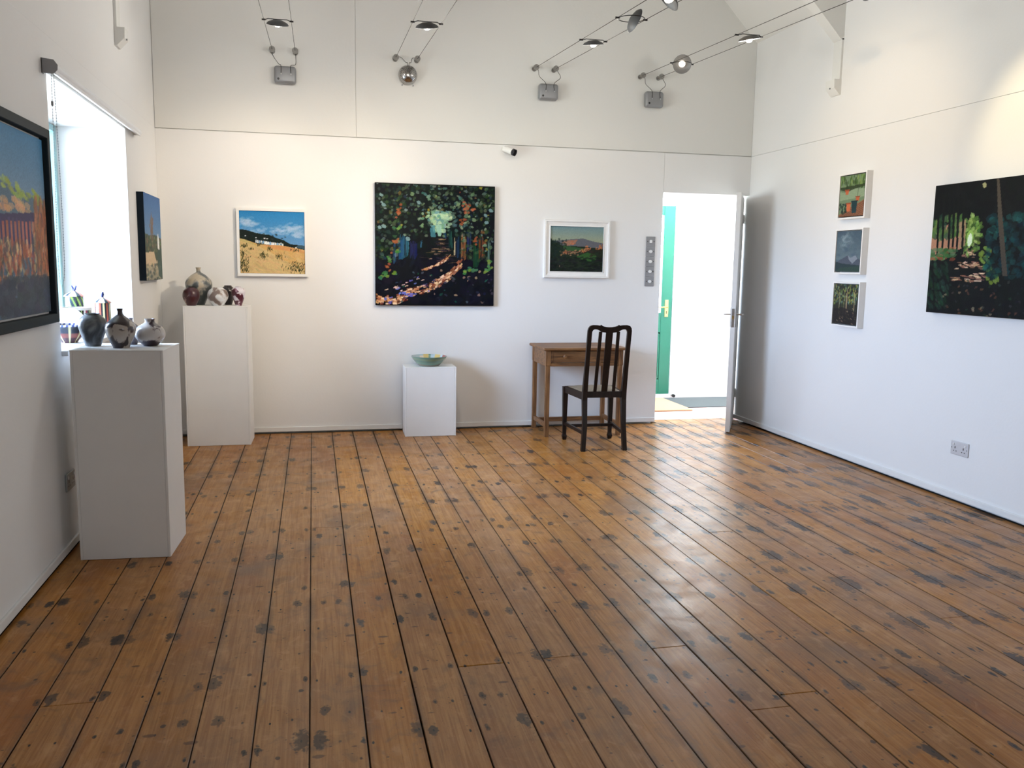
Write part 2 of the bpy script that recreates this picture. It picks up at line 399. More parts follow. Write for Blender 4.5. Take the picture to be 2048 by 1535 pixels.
# ---------------------------------------------------------------- windows in the left wall
def glass_mat():
    m = bpy.data.materials.new('window_glass'); m.use_nodes = True; N = m.node_tree.nodes; L = m.node_tree.links
    N.remove(N['Principled BSDF']); out = N['Material Output']
    t = N.new('ShaderNodeBsdfTransparent'); g = N.new('ShaderNodeBsdfGlossy'); g.inputs['Roughness'].default_value = .02
    f = N.new('ShaderNodeFresnel'); f.inputs['IOR'].default_value = 1.45; mx = N.new('ShaderNodeMixShader')
    L.new(f.outputs[0], mx.inputs[0]); L.new(t.outputs[0], mx.inputs[1]); L.new(g.outputs[0], mx.inputs[2]); L.new(mx.outputs[0], out.inputs['Surface'])
    return m
M_glass = glass_mat()
M_winframe = mat('pale_blue_window_paint', rgb(150, 190, 194), .4)  # white frame, its blue-green shade is put into the base colour
for n, (a, c) in enumerate(WIN):
    xf = XL-.445; z0, z1 = .985, 2.27; b = bmesh.new(); fw = .042
    for q in ((a, a+fw, z0, z1), (c-fw, c, z0, z1), (a+fw, c-fw, z0, z0+fw), (a+fw, c-fw, z1-fw, z1), ((a+c)/2-.03, (a+c)/2+.03, z0+fw, z1-fw)):
        box(b, xf-.03, xf+.03, *q, bev=.004)
    wf = struct(ob('window_%d' % (n+1), b, M_winframe))
    for q in ((a+fw, (a+c)/2-.03), ((a+c)/2+.03, c-fw)):
        ob('pane', B_(xf-.004, xf, q[0]-.005, q[1]+.005, z0+fw-.005, z1-fw+.005), M_glass, wf)
    ob('sill', B_(xf+.0, XL+.03, a-.0, c+.0, .96, .985, bev=.004, seg=2), M_skirt, wf)
# ---------------------------------------------------------------- hall beyond the door
HY = 8.77
M_hall = mat('white_hall_paint', (.84, .84, .84), .6, noise=.03, scale=3)
M_hfloor = mat('pale_pink_lino', rgb(222, 190, 184), .55, noise=.06, scale=8)
struct(ob('floor_hall', B_(1.9, 5.4, 7.491, 9.0, -.10, .0), M_hfloor))
b = bmesh.new(); box(b, 1.9, 3.03, HY, HY+.13, 0, 2.6); box(b, 3.838, 5.4, HY, HY+.13, 0, 2.6); box(b, 3.03, 3.838, HY, HY+.13, 2.10, 2.6); box(b, 3.03, 3.838, HY+.0, HY+.13, 0, .045)
struct(ob('wall_hall_far', b, M_hall))
b = bmesh.new(); box(b, 1.8, 1.9, 7.47, HY+.13, 0, 2.6); struct(ob('wall_hall_left', b, M_hall))
b = bmesh.new(); box(b, 5.2, 5.4, 7.3, HY+.13, 0, 2.6); box(b, XR+.12, 5.4, 7.30, 7.412, 0, 2.6); struct(ob('wall_hall_right', b, M_hall))
b = bmesh.new(); box(b, 1.8, 5.4, 7.46, HY+.13, 2.5, 2.6); box(b, XR+.1, 5.4, 7.3, 7.47, 2.5, 2.6); struct(ob('ceiling_hall', b, M_hall))
# green glazed street door, closed in the far wall
b = bmesh.new(); X0, X1, Z0, Z1 = 3.035, 3.832, .048, 2.095; yd0, yd1 = HY+.005, HY+.05
for q in ((X0, X0+.115, Z0, Z1), (X1-.125, X1, Z0, Z1), (X0+.115, X1-.125, Z1-.10, Z1), (X0+.115, X1-.125, Z0, Z0+.16), (X0+.115, X1-.125, .73, .945)):
    box(b, q[0], q[1], yd0, yd1, q[2], q[3], bev=.003)
gd = struct(ob('door_2', b, M_green))
ob('panel', B_(X0+.115, X1-.125, yd0+.022, yd1-.01, Z0+.15, .74), M_green, gd)
b = bmesh.new(); q = (X0+.115, X1-.125, Z0+.16, .73)
for e in ((q[0], q[0]+.02, q[2], q[3]), (q[1]-.02, q[1], q[2], q[3]), (q[0], q[1], q[2], q[2]+.02), (q[0], q[1], q[3]-.02, q[3])): box(b, e[0], e[1], yd0+.006, yd0+.024, e[2], e[3], bev=.004)
ob('moulding', b, M_green, gd)
ob('pane', B_(X0+.11, X1-.12, yd0+.02, yd0+.025, .94, Z1-.09), M_glass, gd)
hp = ob('handle_plate', B_(3.748, 3.79, yd0-.006, yd0, .90, 1.085, bev=.002), M_brass, gd)
ob('lever', tube(bmesh.new(), smoothpath([(3.768, yd0, 1.01), (3.768, yd0-.04, 1.01), (3.74, yd0-.05, 1.012), (3.655, yd0-.048, 1.005)]), .008), M_brass, gd)
ob('keyhole', B_(3.764, 3.772, yd0-.0075, yd0-.005, .935, .965), M_black, gd)
# mats and door stop
M_coir = mat('coir', rgb(196, 160, 128), .95, noise=.2, scale=120, bump=1, bscale=300)
M_rub = mat('grey_ribbed_carpet', rgb(84, 90, 92), .95, noise=.2, scale=160, bump=1, bscale=260)
o = ob('door_mat', B_(3.12, 3.73, 7.915, 8.70, 0, .018, bev=.004), M_coir); tag(o, 'tan coir door mat on the hall floor below the green door', 'door mat')
o = ob('door_mat', B_(3.745, 4.95, 8.10, 8.74, 0, .010, bev=.003), M_rub); tag(o, 'dark grey ribbed carpet mat along the far hall wall', 'door mat')
t = thing('door_stop', 'small black rubber door stop at the foot of the white hall wall', 'door stop', (3.865, HY, .035))
ob('stem', cyl(bmesh.new(), (0, 0, 0), (0, -.05, 0), .009), M_steel, t); ob('bumper', cyl(bmesh.new(), (0, -.045, 0), (0, -.075, 0), .017), M_black, t)

# ---------------------------------------------------------------- white gallery door, standing open
K = (3.915, 7.405); ang = math.radians(30); Wd = .73
ux, uy = -math.sin(ang), -math.cos(ang)        # along the leaf, hinge to latch
nx, ny = -math.cos(ang), math.sin(ang)         # through the leaf, towards the opening
dm = Matrix(((ux, nx, 0, K[0]), (uy, ny, 0, K[1]), (0, 0, 1, 0), (0, 0, 0, 1)))
b = B_(0.0, Wd, 0, .04, .008, 2.075, bev=.0015); d1 = struct(ob('door_1', b, M_skirt)); d1.matrix_world = dm
ob('latch_plate', B_(Wd-.0005, Wd+.0015, .009, .031, .93, 1.09), M_steel, d1)
ob('latch_bolt', B_(Wd, Wd+.008, .014, .026, 1.0, 1.03), M_brass, d1)
for s, y0 in ((-1, 0.), (1, .04)):
    hp = ob('handle_plate', B_(Wd-.085, Wd-.04, *sorted((y0, y0+s*.006)), .93, 1.10, bev=.002), M_steel, d1)
    ob('lever', tube(bmesh.new(), smoothpath([(Wd-.062, y0, 1.04), (Wd-.062, y0+s*.045, 1.04), (Wd-.08, y0+s*.058, 1.04), (Wd-.17, y0+s*.055, 1.035)]), .0085, 10), M_steel, d1, smooth=True)
for z in (.26, 1.89):
    h = ob('hinge', cyl(bmesh.new(), (-.006, -.004, z-.04), (-.006, -.004, z+.04), .007, n=10), M_steel, d1)
# ---------------------------------------------------------------- painter
class Canvas:
    def __init__(s, w, h, bg): s.w, s.h = w, h; s.a = np.ones((h, w, 3))*np.array(bg)/255.
    def poly(s, pts, col, al=1.):
        P = np.array(pts, float); P[:, 0] *= s.w; P[:, 1] *= s.h
        x0, x1 = max(0, int(P[:, 0].min())), min(s.w, int(P[:, 0].max())+2); y0, y1 = max(0, int(P[:, 1].min())), min(s.h, int(P[:, 1].max())+2)
        if x1 <= x0 or y1 <= y0: return
        X, Y = np.meshgrid(np.arange(x0, x1)+.5, np.arange(y0, y1)+.5); ins = np.zeros(X.shape, bool); n = len(P)
        for i in range(n):
            (ax, ay), (bx, by) = P[i], P[(i+1) % n]
            if ay == by: continue
            c = ((ay > Y) != (by > Y)) & (X < (bx-ax)*(Y-ay)/(by-ay)+ax); ins ^= c
        sub = s.a[y0:y1, x0:x1]; sub[ins] = sub[ins]*(1-al)+np.array(col)/255.*al
    def dab(s, x, y, l, t, ang, col, al=1., jit=.25, n=6):
        pts = []
        for k in range(n):
            th = 2*PI*k/n+PI/n; rr = 1+rs.uniform(-jit, jit); a, b = l*math.cos(th)*rr, t*math.sin(th)*rr
            pts.append((x+a*math.cos(ang)-b*math.sin(ang), y+(a*math.sin(ang)+b*math.cos(ang))))
        s.poly(pts, col, al)
    def grad(s, y0, y1, c0, c1):
        for j in range(int(y0*s.h), int(y1*s.h)):
            t = (j/s.h-y0)/(y1-y0); s.a[j, :] = (np.array(c0)*(1-t)+np.array(c1)*t)/255.
    def speck(s, amt=.03):
        s.a = np.clip(s.a*(1+R.uniform(-amt, amt, (s.h, s.w, 1))), 0, 1)
def jc(c, v=14): d = rs.uniform(-v, v); return tuple(max(0, min(255, x+d+rs.uniform(-v/2, v/2))) for x in c)
def canvas_mesh(cv, W, H):
    ys, xs = np.meshgrid(np.arange(cv.h), np.arange(cv.w), indexing='ij')
    co_ = np.zeros((cv.h*cv.w, 3)); co_[:, 0] = (xs.ravel()/(cv.w-1)-.5)*W; co_[:, 2] = (.5-ys.ravel()/(cv.h-1))*H
    idx = np.arange(cv.h*cv.w).reshape(cv.h, cv.w); f = np.stack([idx[1:, :-1], idx[1:, 1:], idx[:-1, 1:], idx[:-1, :-1]], -1).reshape(-1, 4)
    me = bpy.data.meshes.new('painted_canvas'); me.vertices.add(len(co_)); me.vertices.foreach_set('co', co_.ravel())
    me.loops.add(f.size); me.loops.foreach_set('vertex_index', f.ravel().astype(np.int32)); me.polygons.add(len(f))
    me.polygons.foreach_set('loop_start', np.arange(0, f.size, 4, dtype=np.int32)); me.update(calc_edges=True)
    at = me.color_attributes.new('paint', 'FLOAT_COLOR', 'POINT'); c = cv.a.reshape(-1, 3); l = np.where(c <= .04045, c/12.92, ((c+.055)/1.055)**2.4)
    at.data.foreach_set('color', np.concatenate([l, np.ones((len(l), 1))], 1).astype(np.float32).ravel()); me.materials.append(M_paint); return me
M_paint = attr_mat('oil_paint', .5, .25); M_paint.node_tree.nodes['Principled BSDF'].inputs['Specular IOR Level'].default_value = .12
rs = random.Random(3); R = np.random.default_rng(5)

def art_forest():
    c = Canvas(230, 230, (10, 14, 20))
    for _ in range(500):   # dark underpainting
        x, y = rs.random(), rs.random(); col = (10, 22, 20) if y < .6 else (10, 12, 26)
        c.dab(x, y, rs.uniform(.02, .06), rs.uniform(.01, .04), rs.uniform(0, 3), jc(col, 8), .7)
    for x, wd_, y0, y1, col in ((.14, .02, .45, .66, (28, 62, 88)), (.22, .03, .4, .62, (34, 78, 104)), (.26, .014, .4, .6, (50, 100, 120)), (.31, .03, .44, .62, (24, 32, 70)), (.38, .012, .43, .52, (38, 84, 110)), (.62, .012, .35, .52, (22, 62, 56)), (.68, .014, .4, .6, (24, 50, 70)), (.73, .018, .38, .62, (120, 72, 40)), (.78, .02, .34, .55, (24, 30, 64)), (.83, .03, .45, .68, (22, 62, 40)), (.88, .018, .4, .62, (110, 60, 36)), (.95, .012, .42, .68, (90, 120, 110)), (.66, .006, .42, .58, (190, 170, 130)), (.57, .008, .34, .44, (20, 60, 90))):
        for k in range(6):
            xx = x+rs.uniform(-wd_, wd_); c.poly([(xx, y0+rs.uniform(0, .08)), (xx+wd_*.6, y0+rs.uniform(0, .08)), (xx+wd_*.6+rs.uniform(-.01, .01), y1-rs.uniform(0, .08)), (xx, y1)], jc(col, 14), .8)
    for _ in range(900):   # leaves
        x = rs.random(); y = rs.random()*.62
        if y > .42 and .2 < x < .7: continue
        g = math.exp(-(((x-.6)/.24)**2+((y-.22)/.2)**2))
        pal = rs.choice([(36, 58, 30), (48, 74, 44), (70, 92, 60), (26, 52, 44), (84, 104, 84), (28, 50, 60)]) if rs.random() > g else rs.choice([(120, 150, 110), (92, 128, 112), (150, 172, 130), (70, 112, 110)])
        if rs.random() < .04: pal = rs.choice([(150, 84, 50), (170, 160, 60), (150, 120, 60)])
        if rs.random() < .07: pal = (140, 165, 155)
        s_ = rs.uniform(.006, .0155); c.dab(x, y, s_*1.3, s_, rs.uniform(-1, 1), jc(tuple(.9*v for v in pal)), rs.uniform(.35, .9), .35)
    for _ in range(150):   # light at the end of the lane
        t = rs.random(); x = .53+rs.gauss(0, .05)*(1.3-t); y = .22+t*.16
        c.dab(x, y, rs.uniform(.01, .024), rs.uniform(.008, .02), rs.uniform(-.8, .8), jc(rs.choice([(150, 182, 140), (118, 160, 130), (176, 200, 160), (96, 140, 140)])), .8)
    c.poly([(.50, .33), (.55, .33), (.545, .42), (.52, .42)], (150, 190, 165), .9); c.poly([(.45, .36), (.49, .33), (.5, .43), (.46, .43)], (70, 130, 140), .8)
    for x, y in ((.2, .22), (.17, .47), (.76, .2), (.74, .17), (.84, .45), (.18, .25), (.8, .2), (.73, .29), (.1, .68)):
        for k in range(5): c.dab(x+rs.gauss(0, .012), y+rs.gauss(0, .02), .014, .01, rs.uniform(-1, 1), jc((160, 86, 52)), .8)
    # lane: dark floor, arcs of light
    for k in range(60):
        y = .44+.2*rs.random(); c.dab(.54+rs.gauss(0, .06*(y-.4)*5), y, rs.uniform(.01, .05), .004, rs.uniform(-.15, .1), jc(rs.choice([(40, 30, 34), (96, 70, 60), (30, 26, 40), (150, 120, 90)])), .8)
    def arc(p0, p1, p2, n, wd_, pal, ll=.022, tt=.009):
        for _ in range(n):
            t = rs.random(); q = lambda i: (1-t)**2*p0[i]+2*t*(1-t)*p1[i]+t*t*p2[i]
            dx = 2*(1-t)*(p1[0]-p0[0])+2*t*(p2[0]-p1[0]); dy = 2*(1-t)*(p1[1]-p0[1])+2*t*(p2[1]-p1[1])
            off = rs.uniform(-1, 1)*wd_
            c.dab(q(0)+rs.uniform(-.01, .01), q(1)+off, ll*rs.uniform(.6, 1.3), tt*rs.uniform(.7, 1.4), math.atan2(dy, dx), jc(rs.choice(pal)), .95, .2, 4)
    br = [(176, 118, 86), (214, 168, 132), (120, 62, 44), (84, 36, 30), (232, 196, 160), (150, 92, 66), (205, 150, 100)]
    arc((.4, .70), (.54, .66), (.62, .58), 60, .008, br, .018, .006)
    arc((.22, .90), (.56, .86), (.71, .64), 150, .035, br, .022, .009)
    arc((.0, .93), (.12, .99), (.26, .92), 60, .04, br+[(90, 90, 160)], .018, .011)
    arc((.08, .86), (.3, .84), (.5, .76), 26, .05, [(230, 190, 180), (200, 170, 140), (96, 100, 170), (60, 60, 90)], .016, .006)
    arc((.1, .92), (.35, .90), (.5, .86), 14, .02, [(110, 120, 200), (90, 96, 170)], .016, .007)
    for _ in range(60):
        c.dab(rs.uniform(.2, 1), rs.uniform(.7, .98), rs.uniform(.005, .018), rs.uniform(.005, .012), rs.uniform(-.8, .8), jc(rs.choice([(60, 56, 70), (130, 110, 96), (26, 80, 60), (170, 140, 110), (40, 36, 60), (70, 80, 90), (24, 26, 50)])), .8)
    for x, y in ((.07, .73), (.1, .75), (.15, .74), (.04, .78), (.78, .7), (.75, .72), (.93, .69), (.97, .64), (.19, .55), (.11, .62), (.18, .36), (.97, .68), (.83, .7)):
        for k in range(3): c.dab(x+rs.gauss(0, .01), y+rs.gauss(0, .01), .018, .012, rs.uniform(-.5, .5), jc(rs.choice([(70, 120, 60), (52, 104, 70), (110, 140, 60)])), .9)
    for x, y in ((.05, .1), (.07, .35), (.04, .36), (.36, .15), (.92, .24), (.97, .2), (.93, .3), (.27, .45), (.07, .18)):
        c.dab(x, y, .02, .015, .6, (120, 150, 150), .9)
    c.a[:2] *= .3; c.a[-2:] *= .3; return c
def art_dunes():
    c = Canvas(150, 150, (60, 130, 180)); c.grad(0, .55, (44, 128, 186), (104, 150, 196))
    for x, y, n, sp in ((.1, .18, 60, .05), (.2, .22, 30, .06), (.66, .3, 60, .1), (.85, .27, 60, .08), (.92, .36, 40, .05), (.3, .32, 30, .12)):
        for _ in range(n): c.dab(x+rs.gauss(0, sp), y+rs.gauss(0, .03), .04, .02, rs.uniform(-.3, .2), jc((170, 194, 220), 10), .22)
    c.poly([(0, .30), (.1, .305), (.25, .35), (.36, .37), (.45, .375), (.55, .42), (.65, .45), (.78, .52), (1, .54), (1, .62), (0, .6)], (28, 36, 34))
    for _ in range(50): c.dab(rs.random()*.7, rs.uniform(.36, .52), .02, .01, .2, jc((30, 46, 40)), .6)
    c.poly([(.9, .53), (1, .54), (1, .6), (.85, .57)], (70, 100, 120), .8)
    for k in range(16):
        x = .24+k*.027; y = .47+k*.0035; c.poly([(x, y), (x+.01, y-.014), (x+.022, y), (x+.022, y+.04), (x, y+.04)], jc(rs.choice([(225, 232, 236), (210, 220, 228), (140, 180, 215), (236, 240, 240)]), 6))
    for x, y in ((.09, .395), (.25, .42), (.38, .43), (.42, .435), (.63, .5), (.86, .57)): c.poly([(x-.012, y), (x+.012, y-.004), (x+.012, y+.014), (x-.012, y+.014)], (215, 220, 220))
    c.poly([(.3, .535), (.62, .54), (1, .61), (1, 1), (0, 1), (0, .44), (.2, .50)], (206, 166, 104))
    c.poly([(.34, .54), (.62, .545), (1, .62), (1, .66), (.5, .6)], (208, 142, 92), .7)
    c.poly([(0, .44), (.08, .46), (.25, .55), (.45, .64), (.62, .76), (.8, .86), (1, .92), (1, 1), (0, 1)], (206, 178, 124))
    for _ in range(220): c.dab(rs.random(), rs.uniform(.6, 1), .05, .018, rs.uniform(.1, .8), jc(rs.choice([(212, 184, 130), (190, 152, 104), (214, 170, 128), (178, 160, 112)]), 8), .35)
    c.poly([(0, .44), (.1, .46), (.25, .54), (.24, .56), (.08, .5), (0, .48)], (184, 172, 110), .6)
    def tuft(x, y, sx, sy, n):
        for _ in range(n): c.dab(x+rs.gauss(0, sx), y+rs.gauss(0, sy), .022, .005, rs.uniform(-1.9, -.9), jc(rs.choice([(52, 58, 34), (84, 82, 48), (36, 42, 28), (110, 104, 62)]), 8), .8)
    for a in ((.06, .56, .025, .015, 24), (.04, .68, .02, .03, 26), (.35, .70, .035, .025, 50), (.45, .60, .02, .015, 20), (.61, .72, .03, .02, 30), (.05, .86, .05, .09, 130), (.88, .92, .09, .05, 110), (.17, .6, .02, .01, 10), (.85, .82, .05, .01, 12), (.3, .53, .03, .01, 14), (.85, .62, .06, .01, 14)): tuft(*a)
    return c
def art_hills():
    c = Canvas(120, 100, (110, 130, 130)); c.grad(0, .4, (112, 140, 146), (158, 160, 128))
    c.poly([(0, .33), (.25, .3), (.5, .27), (.62, .26), (.8, .32), (1, .36), (1, .6), (0, .6)], (96, 98, 104))
    c.poly([(.22, .36), (.3, .31), (.52, .29), (.45, .4), (.3, .43)], (166, 114, 88), .8)
    c.poly([(.22, .42), (.6, .44), (1, .48), (1, 1), (0, 1), (0, .3)], (34, 46, 34))
    c.poly([(.25, .43), (.45, .45), (.66, .49), (.6, .54), (.25, .54)], (50, 84, 50))
    c.poly([(.5, .66), (.7, .57), (.85, .6), (.9, .72), (.75, .78), (.55, .7)], (48, 86, 42))
    for _ in range(90):
        x = rs.uniform(.2, .7); c.dab(x, .58+(x-.2)*-.08+rs.gauss(0, .03), .018, .014, 0, jc(rs.choice([(160, 112, 82), (110, 72, 50), (60, 44, 36), (182, 140, 104)])), .7)
    for x, y in ((.7, .45), (.73, .47), (.95, .43), (.9, .5), (.97, .46), (.62, .54), (.28, .55), (.67, .5), (.42, .37)):
        for _ in range(7): c.dab(x+rs.gauss(0, .02), y+rs.gauss(0, .025), .016, .014, 0, jc((184, 112, 72)), .75)
    for _ in range(160): c.dab(abs(rs.gauss(.08, .09)), rs.uniform(.28, 1), .025, .03, 0, jc((26, 40, 36), 8), .6)
    for _ in range(220): c.dab(rs.random(), rs.uniform(.68, 1), .04, .02, rs.uniform(-.4, .3), jc(rs.choice([(22, 26, 28), (20, 30, 22), (30, 30, 34)]), 6), .6)
    for _ in range(20): c.dab(rs.uniform(.75, 1), rs.uniform(.5, .66), .03, .03, 0, jc((40, 36, 30), 8), .6)
    c.dab(.19, .88, .004, .03, 0, (130, 110, 96)); return c
def art_pots():
    c = Canvas(70, 80, (110, 130, 100))
    for _ in range(90): c.dab(rs.random(), rs.uniform(0, .32), .06, .03, -1.5, jc(rs.choice([(58, 86, 36), (86, 116, 48), (44, 66, 32), (120, 146, 80)]), 10), .6)
    c.poly([(0, .38), (.25, .42), (.5, .33), (1, .36), (1, .55), (0, .6)], (142, 160, 130), .8)
    c.poly([(0, .33), (.3, .4), (.6, .34), (1, .3), (1, .24), (0, .28)], (40, 52, 30), .8)
    c.poly([(0, .95), (.4, .8), (1, .62), (1, 1), (0, 1)], (136, 92, 66))
    for k in range(7): c.poly([(0+.1*k, 1), (.05+.1*k, 1), (1, .66+.05*k), (1, .65+.05*k)], (78, 52, 42), .8)
    for _ in range(30): c.dab(rs.uniform(0, .3), rs.uniform(.68, .92), .04, .03, 0, jc((36, 52, 44)), .7)
    for x, y, w_, h_, col in ((.22, .34, .16, .12, (186, 98, 62)), (.66, .52, .16, .12, (176, 94, 60)), (.30, .66, .18, .22, (196, 104, 66)), (.50, .62, .24, .30, (30, 58, 62))):
        c.poly([(x, y), (x+w_, y), (x+w_*.85, y+h_), (x+w_*.15, y+h_)], col); c.poly([(x-.02, y), (x+w_+.02, y), (x+w_+.01, y+.035), (x-.01, y+.035)], tuple(v*.75 for v in col))
        c.poly([(x+w_*.45, y-.2), (x+w_*.5, y-.2), (x+w_*.5, y), (x+w_*.45, y)], (50, 60, 36), .8)
    return c
def art_storm():
    c = Canvas(70, 80, (84, 104, 116)); c.grad(0, .7, (70, 88, 102), (98, 116, 124))
    for _ in range(60): c.dab(.4+rs.gauss(0, .14), .22+rs.gauss(0, .08), .08, .04, rs.uniform(-.5, .5), jc((140, 156, 162), 10), .18)
    for _ in range(60): c.dab(rs.random(), rs.uniform(0, .6), .1, .04, rs.uniform(-.4, .4), jc((72, 92, 108), 10), .2)
    c.poly([(0, .78), (.2, .7), (.35, .65), (.5, .60), (.62, .66), (.8, .6), (1, .72), (1, 1), (0, 1)], (76, 84, 98))
    c.poly([(.5, .60), (.62, .66), (.8, .6), (.9, .68), (.7, .8), (.55, .7)], (148, 158, 168), .7)
    c.poly([(0, .75), (.3, .8), (1, .84), (1, 1), (0, 1)], (44, 60, 66)); c.poly([(.2, .9), (1, .86), (1, 1), (0, 1)], (50, 72, 64), .8); return c
def art_woods():
    c = Canvas(90, 100, (44, 46, 40))
    for _ in range(260):
        x, y = rs.random(), rs.random()*.5; c.dab(x, y, .03, .02, rs.uniform(-1.8, -1.2), jc(rs.choice([(150, 158, 72), (84, 110, 66), (110, 150, 140), (60, 80, 56), (176, 172, 90)]), 14), .6)
    for k in range(16):
        x = rs.random(); w_ = rs.uniform(.006, .016); c.poly([(x, .1+rs.random()*.2), (x+w_, .1), (x+w_, .6+rs.random()*.25), (x-.01, .75)], jc(rs.choice([(150, 130, 96), (90, 100, 70), (180, 170, 130), (60, 56, 44)])), .85)
    c.poly([(0, .62), (.4, .58), (1, .68), (1, 1), (0, 1)], (32, 28, 30), .8)
    for _ in range(60): c.dab(rs.random(), rs.uniform(.6, .98), .04, .012, .4, jc(rs.choice([(170, 140, 116), (60, 50, 46), (36, 32, 40), (90, 80, 60)])), .6)
    return c
def art_lane():
    c = Canvas(200, 200, (6, 8, 12))
    for _ in range(300): c.dab(rs.random(), rs.random(), .05, .03, rs.uniform(0, 3), jc((8, 13, 14), 5), .7)
    V = (.37, .42)
    c.poly([(.0, .33), (.26, .3), (.3, .5), (.0, .55)], (176, 128, 100)); 
    for _ in range(70): c.dab(rs.uniform(0, .3), rs.uniform(.25, .42), .025, .03, 0, jc(rs.choice([(64, 96, 48), (40, 70, 46), (90, 120, 60)])), .75)
    for _ in range(130):
        a = rs.uniform(0, 2*PI); rr = rs.uniform(.03, .12); c.dab(V[0]+rr*math.cos(a)*.9, V[1]-.02+rr*math.sin(a)*1.3, .02, .015, a, jc(rs.choice([(110, 150, 60), (86, 120, 44), (60, 90, 40), (150, 176, 96)])), .75)
    c.dab(V[0], V[1], .035, .07, 0, (150, 190, 90)); c.dab(V[0], V[1]+.015, .022, .05, 0, (225, 240, 205), 1, .1, 10)
    c.poly([(.26, .3), (.32, .28), (.33, .48), (.27, .48)], (170, 130, 104), .8)
    for x in (.05, .1, .16, .2, .24, .29): c.poly([(x-.02, .1), (x+.005, .1), (x+.03, .55), (x+.012, .55)], (10, 14, 14))
    for _ in range(60): c.dab(rs.uniform(0, .24), rs.uniform(.5, .58), .03, .015, 0, jc(rs.choice([(60, 104, 60), (84, 120, 76), (150, 80, 60)])), .7)
    for k in range(130):       # bands of sun across the lane
        t = rs.random()**.8; y = .50+t*.28; wd_ = .04+.30*t
        if int(t*9) % 3 == 2: continue
        c.dab(V[0]+.01+rs.uniform(-wd_, wd_)*.6, y+rs.uniform(-.005, .005), .026*(.4+t), .0055, rs.uniform(-.05, .25), jc(rs.choice([(200, 160, 124), (150, 104, 84), (226, 190, 156), (120, 84, 72)])), .9)
    for k in range(26): c.dab(.45+rs.random()*.1+k*.004, .5+k*.01, .022, .014, .6, jc((120, 150, 60)), .8)
    for _ in range(230): c.dab(rs.uniform(.52, .98), rs.uniform(.26, .72), .03, .022, rs.uniform(-1, 1), jc(rs.choice([(16, 66, 70), (10, 44, 50), (24, 92, 88), (8, 28, 36), (12, 54, 56)])), .5, .4)
    for _ in range(90): c.dab(rs.random(), rs.uniform(.72, 1), .014, .009, rs.uniform(-1, 1), jc(rs.choice([(20, 24, 36), (56, 50, 54), (30, 60, 44), (110, 70, 50), (150, 130, 100), (12, 14, 28)])), .6)
    for _ in range(60): c.dab(rs.uniform(0, .2), rs.uniform(.6, .95), .014, .03, -.5, jc((30, 66, 44)), .5)
    c.poly([(.56, .0), (.58, .0), (.64, .3), (.72, .7), (.68, .7), (.6, .3)], (70, 64, 56)); c.dab(.46, .04, .018, .02, 0, (150, 150, 110)); return c
def art_viaduct():
    c = Canvas(200, 160, (80, 100, 120)); c.grad(0, .42, (60, 112, 150), (118, 138, 158))
    c.poly([(0, .30), (.3, .26), (.6, .32), (.75, .33), (.9, .36), (1, .4), (1, .6), (0, .6)], (86, 106, 122))
    for x, y in ((.62, .33), (.7, .35), (.86, .34), (.9, .35), (.5, .3)):
        for _ in range(10): c.dab(x+rs.gauss(0, .03), y+rs.gauss(0, .02), .03, .014, .3, jc((140, 158, 80)), .6)
    for _ in range(30): c.dab(rs.uniform(.3, .8), rs.uniform(.38, .44), .04, .02, .2, jc((190, 150, 116)), .6)
    c.poly([(0, .50), (.95, .42), (1, .42), (1, .47), (0, .56)], (66, 62, 92))
    for k in range(22): c.poly([(k*.046, .5-.002*k), (k*.046+.022, .5-.002*k), (k*.046+.022, .68), (k*.046, .68)], jc((72, 66, 96), 6)); c.poly([(k*.046+.022, .515-.002*k), (k*.046+.046, .515-.002*k), (k*.046+.046, .68), (k*.046+.022, .68)], jc((176, 104, 84), 12), .8)
    for _ in range(700):
        x, y = rs.random(), rs.uniform(.5, .84)
        if y < .6 and x < .8: continue
        c.dab(x, y, .016, .03, rs.uniform(-.3, .3), jc(rs.choice([(166, 98, 72), (124, 80, 64), (190, 160, 120), (84, 80, 84), (150, 84, 70), (70, 82, 84), (206, 182, 140)]), 12), .55)
    for _ in range(200): c.dab(rs.uniform(.84, 1), rs.uniform(.36, .8), .012, .035, 0, jc(rs.choice([(170, 112, 84), (134, 92, 74), (110, 90, 76)]), 12), .6)
    for _ in range(260): c.dab(rs.random(), rs.uniform(.80, 1), .05, .03, rs.uniform(-.3, .3), jc((62, 70, 82), 8), .6)
    c.a = np.clip(c.a*1.22, 0, 1); return c
def art_church():
    c = Canvas(90, 90, (70, 110, 160)); c.grad(0, .55, (50, 98, 156), (104, 140, 176))
    c.poly([(0, .46), (.3, .48), (.6, .46), (1, .5), (1, 1), (0, 1)], (62, 76, 60))
    for _ in range(70): c.dab(.42+rs.gauss(0, .05), rs.uniform(.28, .62), .03, .03, 0, jc((112, 92, 80)), .6)
    c.dab(.42, .34, .06, .12, 0, (110, 96, 88), .9)
    for _ in range(80): c.dab(rs.random(), rs.uniform(.5, .66), .03, .02, 0, jc(rs.choice([(58, 84, 56), (44, 60, 48), (120, 130, 84), (110, 84, 64)])), .7)
    c.poly([(.74, .62), (.74, .52), (.78, .44), (.80, .44), (.86, .52), (.86, .64)], (232, 234, 232)); 
    c.poly([(0, .68), (.5, .66), (.7, .85), (0, .84)], (206, 182, 148)); c.poly([(0, .82), (1, .84), (1, 1), (0, 1)], (150, 144, 124))
    for _ in range(70): c.dab(rs.random(), rs.uniform(.78, 1), .06, .018, 0, jc(rs.choice([(56, 76, 76), (196, 180, 148), (60, 66, 60)])), .6)
    c.poly([(.7, .66), (1, .6), (1, 1), (.75, .95)], (54, 78, 72), .85)
    return c

